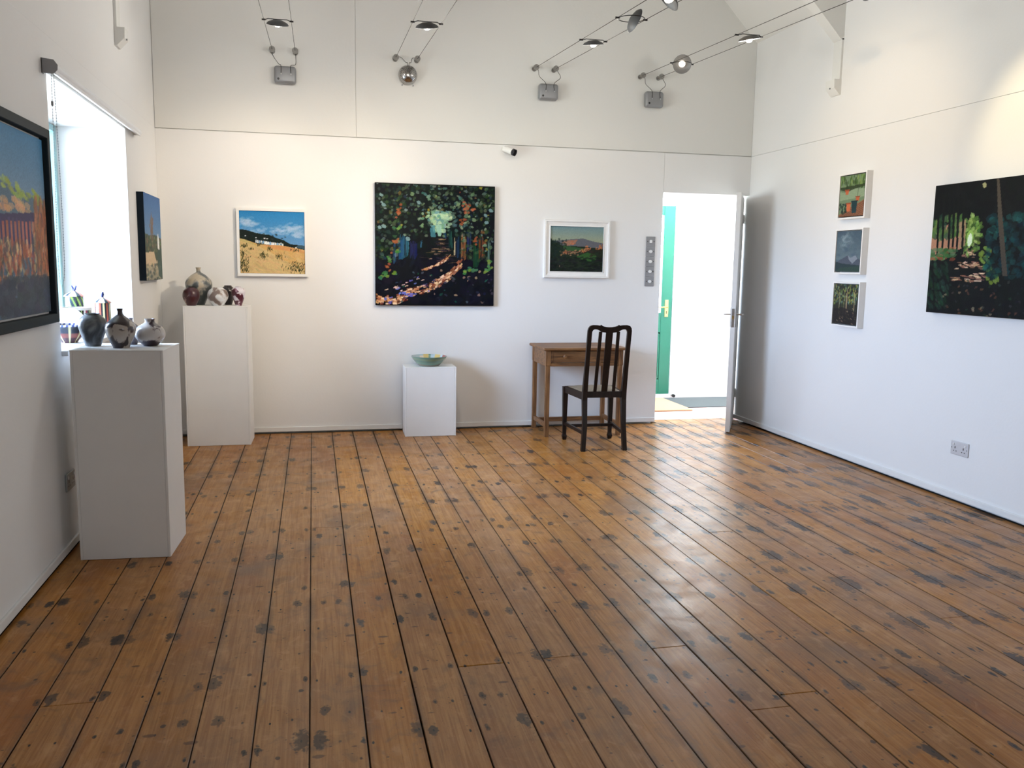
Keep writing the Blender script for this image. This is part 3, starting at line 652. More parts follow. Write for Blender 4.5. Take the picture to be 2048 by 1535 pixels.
def frame_bm(W, H, fw, y0, prof):
    """mitred frame around an opening W x H; prof = [(inset from outer edge 0..fw, y)] cross-section, closed"""
    bm = bmesh.new(); rings = []
    for (t, y) in prof:
        hx, hz = W/2+fw-t, H/2+fw-t
        rings.append([bm.verts.new((sx*hx, y, sz*hz)) for sx, sz in ((-1, -1), (1, -1), (1, 1), (-1, 1))])
    n = len(rings)
    for i in range(n):
        A, Bq = rings[i], rings[(i+1) % n]
        for k in range(4): bm.faces.new((A[k], A[(k+1) % 4], Bq[(k+1) % 4], Bq[k]))
    return bm
def painting(label, art, W, H, loc, wall, depth=.035, side=(.03, .03, .03), frame=None, fmat=None, group=None):
    rz = {'back': 0, 'left': PI/2, 'right': -PI/2}[wall]
    t = thing('painting', label, 'painting', loc, rz, group)
    cv = art(); cv.speck(.05)
    ms = mat('canvas_edge', side, .7, noise=.1); ms.node_tree.nodes['Principled BSDF'].inputs['Specular IOR Level'].default_value = .12
    if frame is None:
        ob('canvas', B_(-W/2, W/2, -depth, 0, -H/2, H/2, bev=.002), ms, t); link('painted_surface', canvas_mesh(cv, W-.004, H-.004), t, (0, -depth-.0008, 0))
    else:
        fw, prof, cd = frame
        ob('canvas', B_(-W/2, W/2, -cd, -.004, -H/2, H/2, bev=.001), ms, t); link('painted_surface', canvas_mesh(cv, W-.002, H-.002), t, (0, -cd-.0008, 0))
        ob('frame', frame_bm(W, H, fw, 0, prof), fmat, t)
    return t
box_prof = lambda fw, d, g=.0: [(0, 0), (0, -d), (fw-g, -d), (fw-g, -.004), (fw-g, 0)]
painting('small square painting in white frame of sand dunes and white cottages under blue sky', art_dunes, .51, .50, (-.315, YB, 1.583), 'back', frame=(.022, box_prof(.022, .035), .027), fmat=M_frame_w)
painting('large unframed square painting of a dark leafy lane, on the back wall', art_forest, 1.013, 1.013, (1.018, YB, 1.586), 'back', depth=.036, side=(.008, .008, .01))
painting('landscape of hills and autumn hedges in a wide white moulded frame', art_hills, .49, .392, (2.271, YB, 1.581), 'back',
         frame=(.056, [(0, 0), (0, -.03), (.004, -.036), (.016, -.036), (.022, -.028), (.046, -.022), (.050, -.026), (.056, -.026), (.056, 0)], .014), fmat=M_frame_w)
fprof = box_prof(.014, .05)
for lab, art, zc, yc in (('small framed painting of terracotta and green flower pots, topmost of the white-framed three', art_pots, 1.976, 5.698),
                     ('small framed painting of a stormy grey-blue sky over mountains, middle of the white-framed three', art_storm, 1.571, 5.698),
                     ('small framed painting of sunlit woodland trunks, lowest of the white-framed three', art_woods, 1.180, 5.690)):
    painting(lab, art, .298, .298, (XR, yc, zc), 'right', side=(.01, .01, .01), frame=(.018, box_prof(.018, .05, .006), .047), fmat=M_frame_w, group='three small square paintings on the right wall')
painting('large dark unframed painting of a tree tunnel with green light, on the right wall', art_lane, .90, .80, (XR, 4.815-.45, 1.571), 'right', depth=.05, side=(.006, .006, .008))
M_slate = mat('dark_slate_frame', (.016, .027, .034), .6, noise=.1); M_slate.node_tree.nodes['Principled BSDF'].inputs['Specular IOR Level'].default_value = .2
painting('large framed painting of a viaduct above orange trees, in dark slate frame', art_viaduct, 1.02, .76, (XL, 4.345-.56, 1.565), 'left', side=(.01, .01, .01),
         frame=(.052, [(0, 0), (0, -.03), (.004, -.034), (.040, -.034), (.042, -.03), (.042, 0)], .012), fmat=M_slate)
painting('small unframed canvas of a white church spire and blue sky beside the window', art_church, .66, .612, (XL, 6.79, 1.588), 'left', depth=.046, side=(.006, .012, .02))

# ---------------------------------------------------------------- plinths
def plinth(label, loc, rz, W, D, H):
    t = thing('plinth', label, 'plinth', loc, rz); b = bmesh.new(); k = .012
    ob('side_panel', B_(0, k, 0, D, 0, H, bev=.0012), M_plinth, t); ob('side_panel', B_(W-k, W, 0, D, 0, H, bev=.0012), M_plinth, t)
    ob('front_panel', B_(k+.0006, W-k-.0006, .0, k, .001, H, bev=.001), M_plinth, t); ob('back_panel', B_(k, W-k, D-k, D, .001, H), M_plinth, t)
    ob('top', B_(-.001, W+.001, -.001, D+.001, H-.002, H+.004, bev=.0012), M_plinth, t); return t
plinth('tall white plinth nearest the camera, by the window, holding four vases', (-1.100, 4.287, 0), math.radians(-3.2), .409, .365, 1.002)
plinth('tall white plinth in the back left corner below the dunes painting, holding five vases', (-.966, 6.905, 0), math.radians(-1.5), .472, .295, 1.082)
plinth('short white plinth under the big lane painting, holding a green bowl', (.731, 7.028, 0), math.radians(-1.2), .426, .26, .577)

# ---------------------------------------------------------------- ceramics
def vase(label, prof, R_, H, loc, m, rot=0, group=None, cat='vase', name='vase', tilt=0):
    """prof: list of (r, z) 0..1 outer outline from foot to lip; hollow with a wall"""
    pts = smoothpath([(p[0], 0, p[1]) for p in prof], 6); out = [(p.x*R_, p.z*H) for p in pts]; wl = min(.006, out[-1][0]*.25)
    inn = [(max(.004, rr-wl), max(z, .006)) for rr, z in out[::-1]]
    bm = lathe(bmesh.new(), [(0, 0)]+out+inn+[(0, .006)], 44)
    o = ob(name, bm, m, None, loc, (tilt, 0, rot), smooth=True); return tag(o, label, cat, group)
URN = [(.52, 0), (.60, .08), (.86, .40), (1, .62), (.92, .80), (.62, .94), (.52, .965), (.56, 1)]
BOT = [(.52, 0), (.56, .04), (.84, .26), (1, .47), (.90, .62), (.52, .75), (.24, .84), (.17, .92), (.20, 1)]
GLB = [(.42, 0), (.55, .05), (.93, .28), (1, .46), (.84, .68), (.45, .82), (.33, .88), (.32, .95), (.36, 1)]
PEB = [(.50, 0), (.62, .08), (.94, .38), (1, .58), (.88, .80), (.55, .95), (.40, .985), (.42, 1)]
BUD = [(.42, 0), (.50, .08), (.78, .38), (1, .68), (.88, .86), (.5, .94), (.38, .965), (.42, 1)]
TAL = [(.42, 0), (.45, .04), (.60, .16), (.86, .36), (1, .52), (.92, .66), (.52, .80), (.20, .87), (.15, .93), (.20, 1)]
lt = rgb(176, 168, 160); dk = rgb(50, 42, 46)
Zp = 1.006
vase('dark smoke-grey urn vase, leftmost on the near plinth', URN, .064, .159, (-1.045, 4.50, Zp), marble('smoked_grey_glaze', rgb(112, 118, 120), rgb(34, 37, 42), rgb(78, 84, 88), 12, .52, .10, 1.3, .42, .15), .4)
vase('mottled vase with a slim dark bottle neck, front of the near plinth', BOT, .069, .187, (-.900, 4.405, Zp), marble('smoked_cream_glaze', lt, dk, rgb(120, 108, 104), 15, .475, .03, 4.4, zd=(.115, .155, .3)), .3)
vase('small purple-grey vase half hidden behind the bottle-necked one', BOT, .048, .132, (-.885, 4.575, Zp), marble('smoked_purple_glaze', rgb(150, 146, 158), rgb(50, 44, 60), None, 14, .5, .1, 7.), 1)
vase('round white vase with dark smoke marks and short neck, rightmost on near plinth', GLB, .070, .133, (-.785, 4.50, Zp), marble('smoked_white_glaze', rgb(196, 190, 186), rgb(52, 38, 46), rgb(130, 116, 118), 15, .46, .035, 2.1, zd=(.05, .0, .12)), 2.2)
Zm = 1.086
vase('tallest vase, cream and grey bottle shape at the back of the far plinth', TAL, .100, .290, (-.868, 7.095, Zm), marble('cream_grey_glaze', rgb(178, 166, 146), rgb(70, 76, 76), rgb(132, 130, 124), 10, .49, .06, 3.3, zd=(.14, .06, .06)), .5)
vase('dark plum red pebble-shaped vase, left front of the far plinth', PEB, .063, .140, (-.910, 6.965, Zm), marble('plum_glaze', rgb(150, 124, 116), rgb(62, 24, 32), rgb(78, 40, 44), 11, .55, .03, 8.8), 1.2)
vase('round white and taupe pot, middle front of the far plinth', PEB, .078, .140, (-.718, 6.985, Zm), marble('white_taupe_glaze', rgb(222, 224, 226), rgb(120, 104, 98), rgb(190, 184, 182), 9, .46, .04, 5.1), 2.6)
vase('near-black vase tucked behind the white pot on the far plinth', URN, .052, .152, (-.655, 7.13, Zm), marble('black_brown_glaze', rgb(90, 76, 72), rgb(26, 20, 22), None, 10, .66, .05, 6.2), 0)
vase('small white vase with plum red splashes, rightmost on the far plinth', BUD, .054, .148, (-.566, 6.99, Zm), marble('white_plum_glaze', rgb(212, 206, 214), rgb(78, 28, 46), rgb(150, 110, 126), 14, .48, .02, 9.3), .7)

def painted_lathe(bm, colf, name, m, parent=None, loc=(0, 0, 0), rot=(0, 0, 0), smooth=True):
    o = ob(name, bm, m, parent, loc, rot, smooth=smooth); me = o.data; at = me.color_attributes.new('paint', 'FLOAT_COLOR', 'POINT')
    for i, v in enumerate(me.vertices):
        at.data[i].color = (*lin([k/255 for k in colf(math.atan2(v.co.y, v.co.x), v.co.z, math.hypot(v.co.x, v.co.y))]), 1)
    return o
M_cer = attr_mat('painted_ceramic_glaze', .25, 0, .5)
def dense(prof, k=8, step=.004):
    pts = smoothpath([(p[0], 0, p[1]) for p in prof], k); return [(p.x, p.z) for p in pts]
# green bowl on the short plinth, scraps of coloured pattern painted inside
def bowl_prof(Rr, H, foot):
    out = dense([(foot, 0), (foot*1.08, .006), (Rr*.80, H*.45), (Rr*.95, H*.8), (Rr, H)]); inn = [(rr-.006, max(z, .012)) for rr, z in out[::-1]]
    return [(0, 0)]+out+inn+dense([(foot*.9, .0118), (foot*.4, .0116)], 4)+[(0, .0115)]
rb = random.Random(4)
inner = [(rb.uniform(-PI, PI), rb.uniform(.02, .14), rb.uniform(.15, .4), rb.choice([(150, 80, 70), (205, 180, 110), (60, 60, 84), (200, 120, 130), (90, 130, 110), (220, 210, 190), (40, 36, 40), (180, 150, 90)])) for _ in range(60)]
BO = dense([(.082, 0), (.082*1.08, .006), (.150*.80, .083*.45), (.150*.95, .083*.8), (.150, .083)])
def bowlcol(th, z, rr):
    outer_r = float(np.interp(z, [q[1] for q in BO], [q[0] for q in BO]))
    if rr < outer_r-.003:
        c = (170, 190, 196)
        for a, rad, s, k in inner:
            if abs((th-a+PI) % (2*PI)-PI) < s*.7 and abs(rr-rad) < .028: c = k
        return c
    n = math.sin(z*180+math.sin(th*3)*.7)*.5+.5
    return tuple(a*(1-n)+b*n for a, b in zip((128, 150, 122), (104, 136, 122))) if z > .03 else tuple(a*(1-n)+b*n for a, b in zip((110, 150, 132), (142, 128, 108)))
o = painted_lathe(lathe(bmesh.new(), bowl_prof(.150, .083, .082), 96), bowlcol, 'bowl', M_cer, None, (.945, 7.155, .581))
tag(o, 'wide shallow green glazed bowl on the short white plinth', 'bowl')
# pots on the window sill
ZS = .985
def stripes(pal, n, wob=0.):
    return lambda th, z, rr: pal[int((th/(2*PI)+.5)*n+wob*math.sin(z*40)) % len(pal)]
def sillbowl(th, z, rr):
    if z > .088: return (40, 64, 150) if int((th+PI)*7) % 2 else (232, 234, 238)
    k = (th*3.2) % 2.1
    if abs(k-1.0) < .16+max(0, z-.05)*3*abs(math.sin(th*23)): return (206, 196, 150)
    return (34, 44, 60) if z > .055 else (126, 62, 56) if z > .03 else (70, 34, 44)
o = painted_lathe(lathe(bmesh.new(), dense([(.0, 0), (.040, 0), (.044, .008), (.078, .05), (.088, .098)])+dense([(.082, .098), (.072, .05), (.036, .012), (0, .01)]), 96), sillbowl, 'bowl', M_cer, None, (-1.262, 4.93, ZS), (0, 0, .4))
tag(o, 'small patterned bowl with blue dashed rim and palm shapes on the window sill', 'bowl')
t = thing('plate', 'plain white plate propped upright behind the patterned bowl on the sill', 'plate', (-1.315, 5.19, ZS), 0)
pl_ = lathe(bmesh.new(), [(0, 0), (.05, .0), (.085, .010), (.086, .013), (.05, .005), (0, .004)], 48)
pb = ob('plate_disc', pl_, M_whitep, t, (0, .012, .087), (math.radians(98), 0, math.radians(-10)), True)
ob('plate_stand', tube(bmesh.new(), [(-.03, -.03, .006), (-.03, .05, .006), (0, .05, .07), (.03, .05, .006), (.03, -.03, .006)], .003, 6), M_black, t)
def potcol(th, z, rr):
    if z > .142: return (240, 238, 234)
    if z > .112: return [(30, 34, 30), (150, 176, 110), (30, 34, 30), (236, 232, 226), (150, 34, 60), (40, 40, 60)][int((th+PI)*9) % 6]
    return (150, 80, 76) if z < .05 else (226, 222, 216)
o = painted_lathe(lathe(bmesh.new(), dense([(0, 0), (.05, 0), (.055, .01), (.080, .10), (.084, .155)], 12)+dense([(.078, .155), (.074, .10), (.05, .012), (0, .01)]), 96), potcol, 'pot', M_cer, None, (-1.375, 5.55, ZS))
tag(o, 'white pot with a band of black, green and red stripes, on the sill', 'pot')
def jar(label, loc, Rr, Hb, Hk, colb, coll, kcol, kind):
    t = thing('lidded_jar', label, 'jar', loc)
    painted_lathe(lathe(bmesh.new(), dense([(0, 0), (Rr*.9, 0), (Rr*.97, .01), (Rr, Hb*.5), (Rr*.97, Hb*.97), (Rr*.9, Hb)], 10)+[(Rr*.85, Hb), (0, Hb-.01)], 80), colb, 'body', M_cer, t)
    painted_lathe(lathe(bmesh.new(), dense([(Rr*1.12, Hb), (Rr*1.12, Hb+.005), (Rr*.8, Hb+.018), (Rr*.35, Hb+.03), (.006, Hb+.036)], 6)+[(0, Hb+.036)], 60), coll, 'lid', M_cer, t)
    b = bmesh.new()
    if kind == 'fork':
        for s in (-1, 1): tube(b, [(0, 0, Hb+.034), (s*.004, 0, Hb+.045), (s*.014, 0, Hk)], [.006, .008, .004], 8)
    else: tube(b, [(0, 0, Hb+.034), (0, 0, Hb+.042), (.001, 0, (Hb+Hk)/2+.02), (.003, 0, Hk)], [.005, .008, .010, .005], 10)
    ob('knob', b, mat('blue_glaze', kcol, .25), t, smooth=True); return t
lidc = lambda th, z, rr: [(226, 150, 140), (236, 230, 214), (60, 80, 90)][int((th+PI)*2.4) % 3]
jar('lidded jar with leafy pattern and forked blue knob, left on the window sill', (-1.475, 5.93, ZS), .054, .205, .272,
    lambda th, z, rr: ((150, 190, 90) if int((th+PI)*5+z*40) % 3 == 0 else (44, 60, 76)) if z > .13 else ([(214, 150, 100), (30, 34, 40), (236, 220, 190)][int((th+PI)*6) % 3]), lidc, rgb(70, 86, 170), 'fork')
jar('lidded jar with vertical dark and orange stripes and blue knob, right on the sill', (-1.295, 5.86, ZS), .046, .168, .236,
    lambda th, z, rr: [(228, 224, 170), (34, 38, 50), (180, 84, 60), (34, 38, 50)][int((th+PI)*4.2+.5) % 4], lidc, rgb(24, 34, 92), 'leaf')

# ---------------------------------------------------------------- writing table
M_desk = wood_simple('old_pine', rgb(92, 60, 34), rgb(148, 104, 62), .5)
M_deskz = wood_simple('old_pine_leg', rgb(92, 60, 34), rgb(150, 106, 64), .5, axis=2)
t = thing('side_table', 'small old brown wooden table with one drawer against the back wall', 'table', (2.22, 7.06, 0))
tx0, tx1, ty0, ty1 = -.365, .372, -.255, .252
b = bmesh.new(); bo = B_(tx0, tx1, ty0, ty1, .733, .756, bev=.009, seg=3); ob('tabletop', bo, M_desk, t)
lx = .319; lf, lb = -.205, .215
for sx, yy in ((-1, lf), (1, lf), (-1, lb), (1, lb)):
    b = bmesh.new(); cx_ = sx*lx
    beam(b, [(cx_, yy, 0), (cx_, yy, .60), (cx_, yy, .61), (cx_, yy, .733)], [.017, .018, .021, .021], [.017, .018, .021, .021]); ob('leg', b, M_deskz, t)
ob('side_apron', B_(-lx-.016, -lx+.004, lf+.02, lb-.02, .60, .733), M_desk, t); ob('side_apron', B_(lx-.004, lx+.016, lf+.02, lb-.02, .60, .733), M_desk, t)
ob('back_apron', B_(-lx+.02, lx-.02, lb-.008, lb+.012, .60, .733), M_desk, t)
ob('front_rail', B_(-lx+.0215, lx-.0215, lf-.018, lf+.004, .600, .628, bev=.002), M_desk, t); ob('front_rail', B_(-lx+.0215, lx-.0215, lf-.016, lf+.004, .742, .7325+.0005), M_desk, t)
dr = ob('drawer', B_(-lx+.0235, lx-.0235, lf-.020, lf+.30, .632, .729, bev=.002), M_desk, t)
b = bmesh.new(); q = (-lx+.034, lx-.034, .642, .719)
for e in ((q[0], q[1], q[2], q[2]+.005), (q[0], q[1], q[3]-.005, q[3]), (q[0], q[0]+.005, q[2], q[3]), (q[1]-.005, q[1], q[2], q[3])): box(b, e[0], e[1], lf-.023, lf-.0195, e[2], e[3])
ob('beading', b, M_desk, dr)
for kx in (-.178, .178): 
    b = bmesh.new(); lathe(b, [(0, 0), (.008, 0), (.007, .010), (.016, .016), (.017, .024), (.010, .031), (0, .032)], 20); orient(b, b.verts[:], (0, -1, 0), (kx, lf-.020, .684)); ob('knob', b, M_desk, dr, smooth=True)
for s in (-1, 1): ob('side_stretcher', B_(s*lx-.010, s*lx+.010, lf+.016, lb-.016, .075, .115, bev=.002), M_desk, t)
ob('back_stretcher', B_(-lx+.017, lx-.017, lb-.012, lb+.012, .055, .092, bev=.002), M_desk, t)

# ---------------------------------------------------------------- dining chair seen from behind
M_ch = wood_simple('dark_stained_oak', rgb(20, 13, 11), rgb(36, 24, 19), .38, axis=2); M_ch.node_tree.nodes['Principled BSDF'].inputs['Specular IOR Level'].default_value = .3
M_seat = mat('worn_brown_green_upholstery', rgb(122, 110, 94), .85, noise=.35, scale=28, bump=.6, bscale=150)
t = thing('dining_chair', 'dark wooden slat-back dining chair with padded seat facing the table', 'chair', (2.212, 6.50, 0), -.03)
hr, hf = .158, .197; yr, yf = -.228, .222
def backy(z): return yr+.012 - max(0, z-.45)*.19
for s in (-1, 1):
    b = bmesh.new(); zs = [0, .2, .40, .47, .62, .80, .93]
    beam(b, [(s*(hr+(.012 if z < .1 else 0)), (yr-.02*(1-z/.4) if z < .4 else backy(z)), z) for z in zs], [.0165, .0165, .0185, .0185, .017, .016, .0165], [.018, .018, .02, .02, .014, .012, .012])
    ob('leg', b, M_ch, t)
    b = bmesh.new(); beam(b, [(s*hf, yf, 0), (s*hf, yf, .028), (s*hf, yf, .05), (s*hf, yf, .38), (s*hf, yf, .445)], [.014, .0185, .0135, .020, .021], [.014, .0185, .0135, .020, .021]); ob('leg', b, M_ch, t)
# serpentine top rail with rounded shoulders
def rail():
    up = smoothpath([(-.1745, .90), (-.1745, .955), (-.163, .983), (-.140, .992), (-.105, .991), (-.075, .988), (-.068, .990), (-.058, .984), (-.03, .975), (0, .973)], 4) if 0 else None
    top = [(-.1745, .90), (-.1745, .945), (-.170, .967), (-.157, .984), (-.135, .991), (-.10, .990), (-.078, .986), (-.070, .992), (-.063, .985), (-.045, .979), (-.02, .975), (0, .974)]
    bot = [(0, .930), (-.02, .932), (-.06, .936), (-.08, .948), (-.10, .957), (-.122, .959), (-.134, .952), (-.141, .938), (-.1415, .90)]
    left = top; L_ = top+[(-x, z) for x, z in top[::-1][1:]]+[(-x, z) for x, z in bot[::-1]]+bot[1:]
    return L_
L_ = rail(); b = bmesh.new()
F1 = [b.verts.new((x, backy(z)-.011, z)) for x, z in L_]; F2 = [b.verts.new((x, backy(z)+.011, z)) for x, z in L_]; n = len(L_)
f1 = b.faces.new(F1); f2 = b.faces.new(F2[::-1])
for i in range(n): b.faces.new((F1[i], F2[i], F2[(i+1) % n], F1[(i+1) % n]))
bmesh.ops.triangulate(b, faces=[f1, f2]); ob('top_rail', b, M_ch, t)
for xb, xt, wb_, wt_ in ((-.0755, -.071, .0125, .0125), (0, 0, .0235, .0275), (.0755, .071, .0125, .0125)):
    b = bmesh.new(); zs = [.452, .60, .75, .94]; beam(b, [(xb+(xt-xb)*(z-.45)/.49, backy(z)+.002, z) for z in zs], [wb_+(wt_-wb_)*(z-.45)/.49 for z in zs], .005); ob('back_slat', b, M_ch, t)
ob('seat_rail', B_(-hr+.0165, hr-.0165, yr-.002, yr+.022, .418, .466, bev=.002), M_ch, t)
ob('seat_rail', B_(-hf+.018, hf-.018, yf-.012, yf+.014, .395, .450, bev=.002), M_ch, t)
for s in (-1, 1):
    b = prism(bmesh.new(), [(s*hr-.011, yr+.018), (s*hr+.011, yr+.018), (s*hf+.011, yf-.018), (s*hf-.011, yf-.018)], 'z', .398, .452); ob('seat_rail', b, M_ch, t)
    b = prism(bmesh.new(), [(s*hr-.008, yr-.0), (s*hr+.008, yr-.0), (s*hf+.008, yf-.012), (s*hf-.008, yf-.012)], 'z', .125, .152); ob('stretcher', b, M_ch, t)
b = bmesh.new(); box(b, -hf+.01, hf-.01, yf-.13, yf-.112, .128, .150); ob('stretcher', b, M_ch, t)
b = bmesh.new()          # drop-in pad, slightly domed
ns = 10; G = [[None]*(ns+1) for _ in range(ns+1)]
for i in range(ns+1):
    for j in range(ns+1):
        u_, v_ = i/ns*2-1, j/ns; hw_ = (hr-.008)+(hf-hr)*v_
        z = .452+.022*(1-abs(u_)**4)*(1-abs(2*v_-1)**4)
        G[i][j] = b.verts.new((u_*hw_, yr+.026+v_*(yf-yr-.044), z))
for i in range(ns):
    for j in range(ns): b.faces.new((G[i][j], G[i+1][j], G[i+1][j+1], G[i][j+1]))
ret = bmesh.ops.extrude_face_region(b, geom=b.faces[:]); 
for v in [g for g in ret['geom'] if isinstance(g, bmesh.types.BMVert)]: v.co.z = .435
ob('seat', b, M_seat, t, smooth=True)

# ---------------------------------------------------------------- sockets, switches, camera, blind
def plate_socket(label, wall, loc, n=2, name='wall_socket', m=M_steel, W=.146, H=.086):
    rz = {'back': 0, 'left': PI/2, 'right': -PI/2}[wall]
    t = thing(name, label, 'socket', loc, rz)
    ob('face_plate', B_(-W/2, W/2, -.009, 0, -H/2, H/2, bev=.003, seg=2), m, t)
    b = bmesh.new()
    for cx_ in (-.035, .035):
        box(b, cx_-.003, cx_+.003, -.0098, -.0085, -.004, .010)
        for s in (-1, 1): box(b, cx_+s*.011-.004, cx_+s*.011+.004, -.0098, -.0085, -.021, -.016)
    ob('pin_slots', b, M_black, t)['kind'] = 'stuff'
    for cx_ in (-.050, .050): ob('switch', B_(cx_-.006, cx_+.006, -.0125, -.008, .016, .030, bev=.001), M_whitep, t)
    for cx_ in (-.064, .064): 
        b = cyl(bmesh.new(), (cx_, -.0088, 0), (cx_, -.0102, 0), .004, n=10); ob('screw', b, M_grey, t)
    return t
plate_socket('brushed steel double socket low on the right wall', 'right', (XR, 4.467, .338), m=mat('satin_steel_pale', (.62, .62, .64), .5, metal=.35))
plate_socket('grey metal double socket low on the left wall behind the near plinth', 'left', (XL, 4.478, .347), m=mat('satin_steel', (.32, .34, .34), .45, metal=.5))
M_sw = mat('satin_steel_switch', (.30, .30, .31), .5, metal=.4)
sw_lab = ['topmost steel light switch beside the open door', 'second steel dimmer switch from the top beside the open door', 'third and middle steel dimmer switch beside the open door', 'fourth steel dimmer switch from the top beside the open door', 'lowest steel dimmer switch beside the open door']
for k in range(5):
    z = 1.707-.0435-k*.0893; t = thing('light_switch', sw_lab[k], 'switch', (2.9685, YB, z), 0, 'column of steel switches beside the door')
    ob('face_plate', B_(-.043, .043, -.008, 0, -.0435, .0435, bev=.002, seg=2), M_sw, t)
    if k == 0: ob('rocker', B_(-.012, .012, -.013, -.007, -.014, .014, bev=.002), M_whitep, t)
    else:
        b = bmesh.new(); lathe(b, [(0, 0), (.015, 0), (.013, .014), (0, .014)], 24); orient(b, b.verts[:], (0, -1, 0), (0, -.008, 0)); ob('knob', b, M_whitep, t, smooth=True)
    for s in (-1, 1): ob('screw', cyl(bmesh.new(), (s*.030, -.0075, 0), (s*.030, -.0092, 0), .004, n=10), M_black, t)
t = thing('security_camera', 'small white bullet camera with black lens under the wall ledge', 'camera', (1.612, YB, 2.405))
ax_ = Vector((.62, -.70, -.36)).normalized(); p0 = Vector((-.004, -.034, .004))
ob('mount', cyl(bmesh.new(), (0, 0, 0), (0, -.012, 0), .034, n=24), M_whitep, t, smooth=True); ob('arm', tube(bmesh.new(), [(0, -.008, 0), (.004, -.03, .002), tuple(p0)], .010), M_whitep, t)
ob('housing', cyl(bmesh.new(), tuple(p0-ax_*.01), tuple(p0+ax_*.085), .026, n=28), M_whitep, t, smooth=True)
b = cyl(bmesh.new(), tuple(p0+ax_*.0852), tuple(p0+ax_*.089), .0262, n=28); ln = ob('lens_cover', b, M_black, t)
b = cyl(bmesh.new(), tuple(p0+ax_*.089), tuple(p0+ax_*.091), .011, n=20); ob('lens', b, mat('lens_glass', (.02, .02, .03), .08), t)
b = bmesh.new(); s_ = Vector((0, 0, 1)).cross(ax_).normalized(); uu = ax_.cross(s_).normalized(); A = []
for i in range(9):
    th = math.radians(-60+i*14); dv = (s_*math.cos(th)+uu*math.sin(th))
    A.append([b.verts.new(p0+dv*(.031+q)+ax_*a) for q, a in ((0, .065), (.003, .065), (.003, .105), (0, .105))])
for a, c in zip(A, A[1:]):
    for k in range(4): b.faces.new((a[k], a[(k+1) % 4], c[(k+1) % 4], c[k]))
b.faces.new(A[0]); b.faces.new(A[-1][::-1]); ob('sun_shade', b, M_black, t)

t = thing('roller_blind', 'rolled-up white roller blind above the window, with hanging bead chains', 'blind', (XL, 4.43, 2.29))
b = prism(bmesh.new(), [(0, -.035), (.050, -.035), (.066, -.018), (.068, .004), (.052, .026), (0, .032)], 'y', -.028, -.022)
b2 = prism(b, [(0, -.035), (.003, -.035), (.003, .032), (0, .032)], 'y', -.028, .0); ob('end_bracket', b2, mat('grey_plastic', (.32, .32, .33), .5), t)
b = prism(bmesh.new(), [(0, -.020), (.045, -.020), (.052, 0), (.045, .02), (0, .02)], 'y', 2.03, 2.036); ob('end_bracket', b, M_whitep, t)
M_blind = mat('white_blind_fabric', (.82, .83, .85), .6)
ob('roller', cyl(bmesh.new(), (.033, -.022, 0), (.033, 2.03, 0), .021, n=28), M_blind, t, smooth=True)
ob('bottom_bar', B_(.045, .052, .0, 2.0, -.030, -.014, bev=.002), M_blind, t)
b = bmesh.new(); path = smoothpath([(.036, -.014, -.03), (.030, -.014, -.45), (.022, -.012, -.80), (.024, -.010, -.96), (.034, -.010, -.99), (.047, -.012, -.90), (.050, -.014, -.6), (.046, -.014, -.03)], 8)
tube(b, path, .0008, 4); acc = 0; last = path[0]
for p in path:
    seg = (p-last).length; nb = int(seg/.011)
    for k in range(nb):
        c = last.lerp(p, k/max(1, nb)); g = bmesh.ops.create_icosphere(b, subdivisions=1, radius=.0026)['verts']
        for v in g: v.co += c
    last = p
o = ob('bead_chain', b, mat('grey_chain', (.35, .36, .38), .4, metal=.5), t); 
ob('chain_joiner', cyl(bmesh.new(), (.034, -.014, -.155), (.034, -.014, -.175), .005, n=10), M_grey, t)
# hook screw and small marks on the left wall
# ---------------------------------------------------------------- low-voltage cable lights
def rbox(bm, W, D, H, c):
    bo = box(bm, c[0]-W/2, c[0]+W/2, c[1]-D, c[1], c[2]-H/2, c[2]+H/2, bev=.022, seg=4); return bm
TR = [(-.284, 3.080, .175, (-.002, -1, -.074), 'far left'), (.684, 3.084, .174, (-.036, -1, -.107), 'second from the left'),
      (1.858, 3.083, .172, (-.043, -1, -.093), 'third from the left'), (2.814, 3.078, .170, (-.065, -1, -.080), 'far right')]
BX = [(-.189, 2.897), (.785, 2.962), (1.976, 2.894), (2.936, 2.887)]
Y0 = YB-.08
def wirepts(x0, z0, d):
    pts = []; y = Y0
    ymid = 2.5
    for k in range(0, 19):
        y = Y0+(YF-Y0)*k/18; s = Y0-y
        if y >= 3.4: z = z0+d[2]*s
        else:
            zb_ = z0+d[2]*(Y0-3.4); q = (3.4-y)/(3.4-YF); z = zb_+d[2]*(3.4-YF)*q*(1-q)*1.0
        pts.append((x0+d[0]*s, y, z))
    return pts
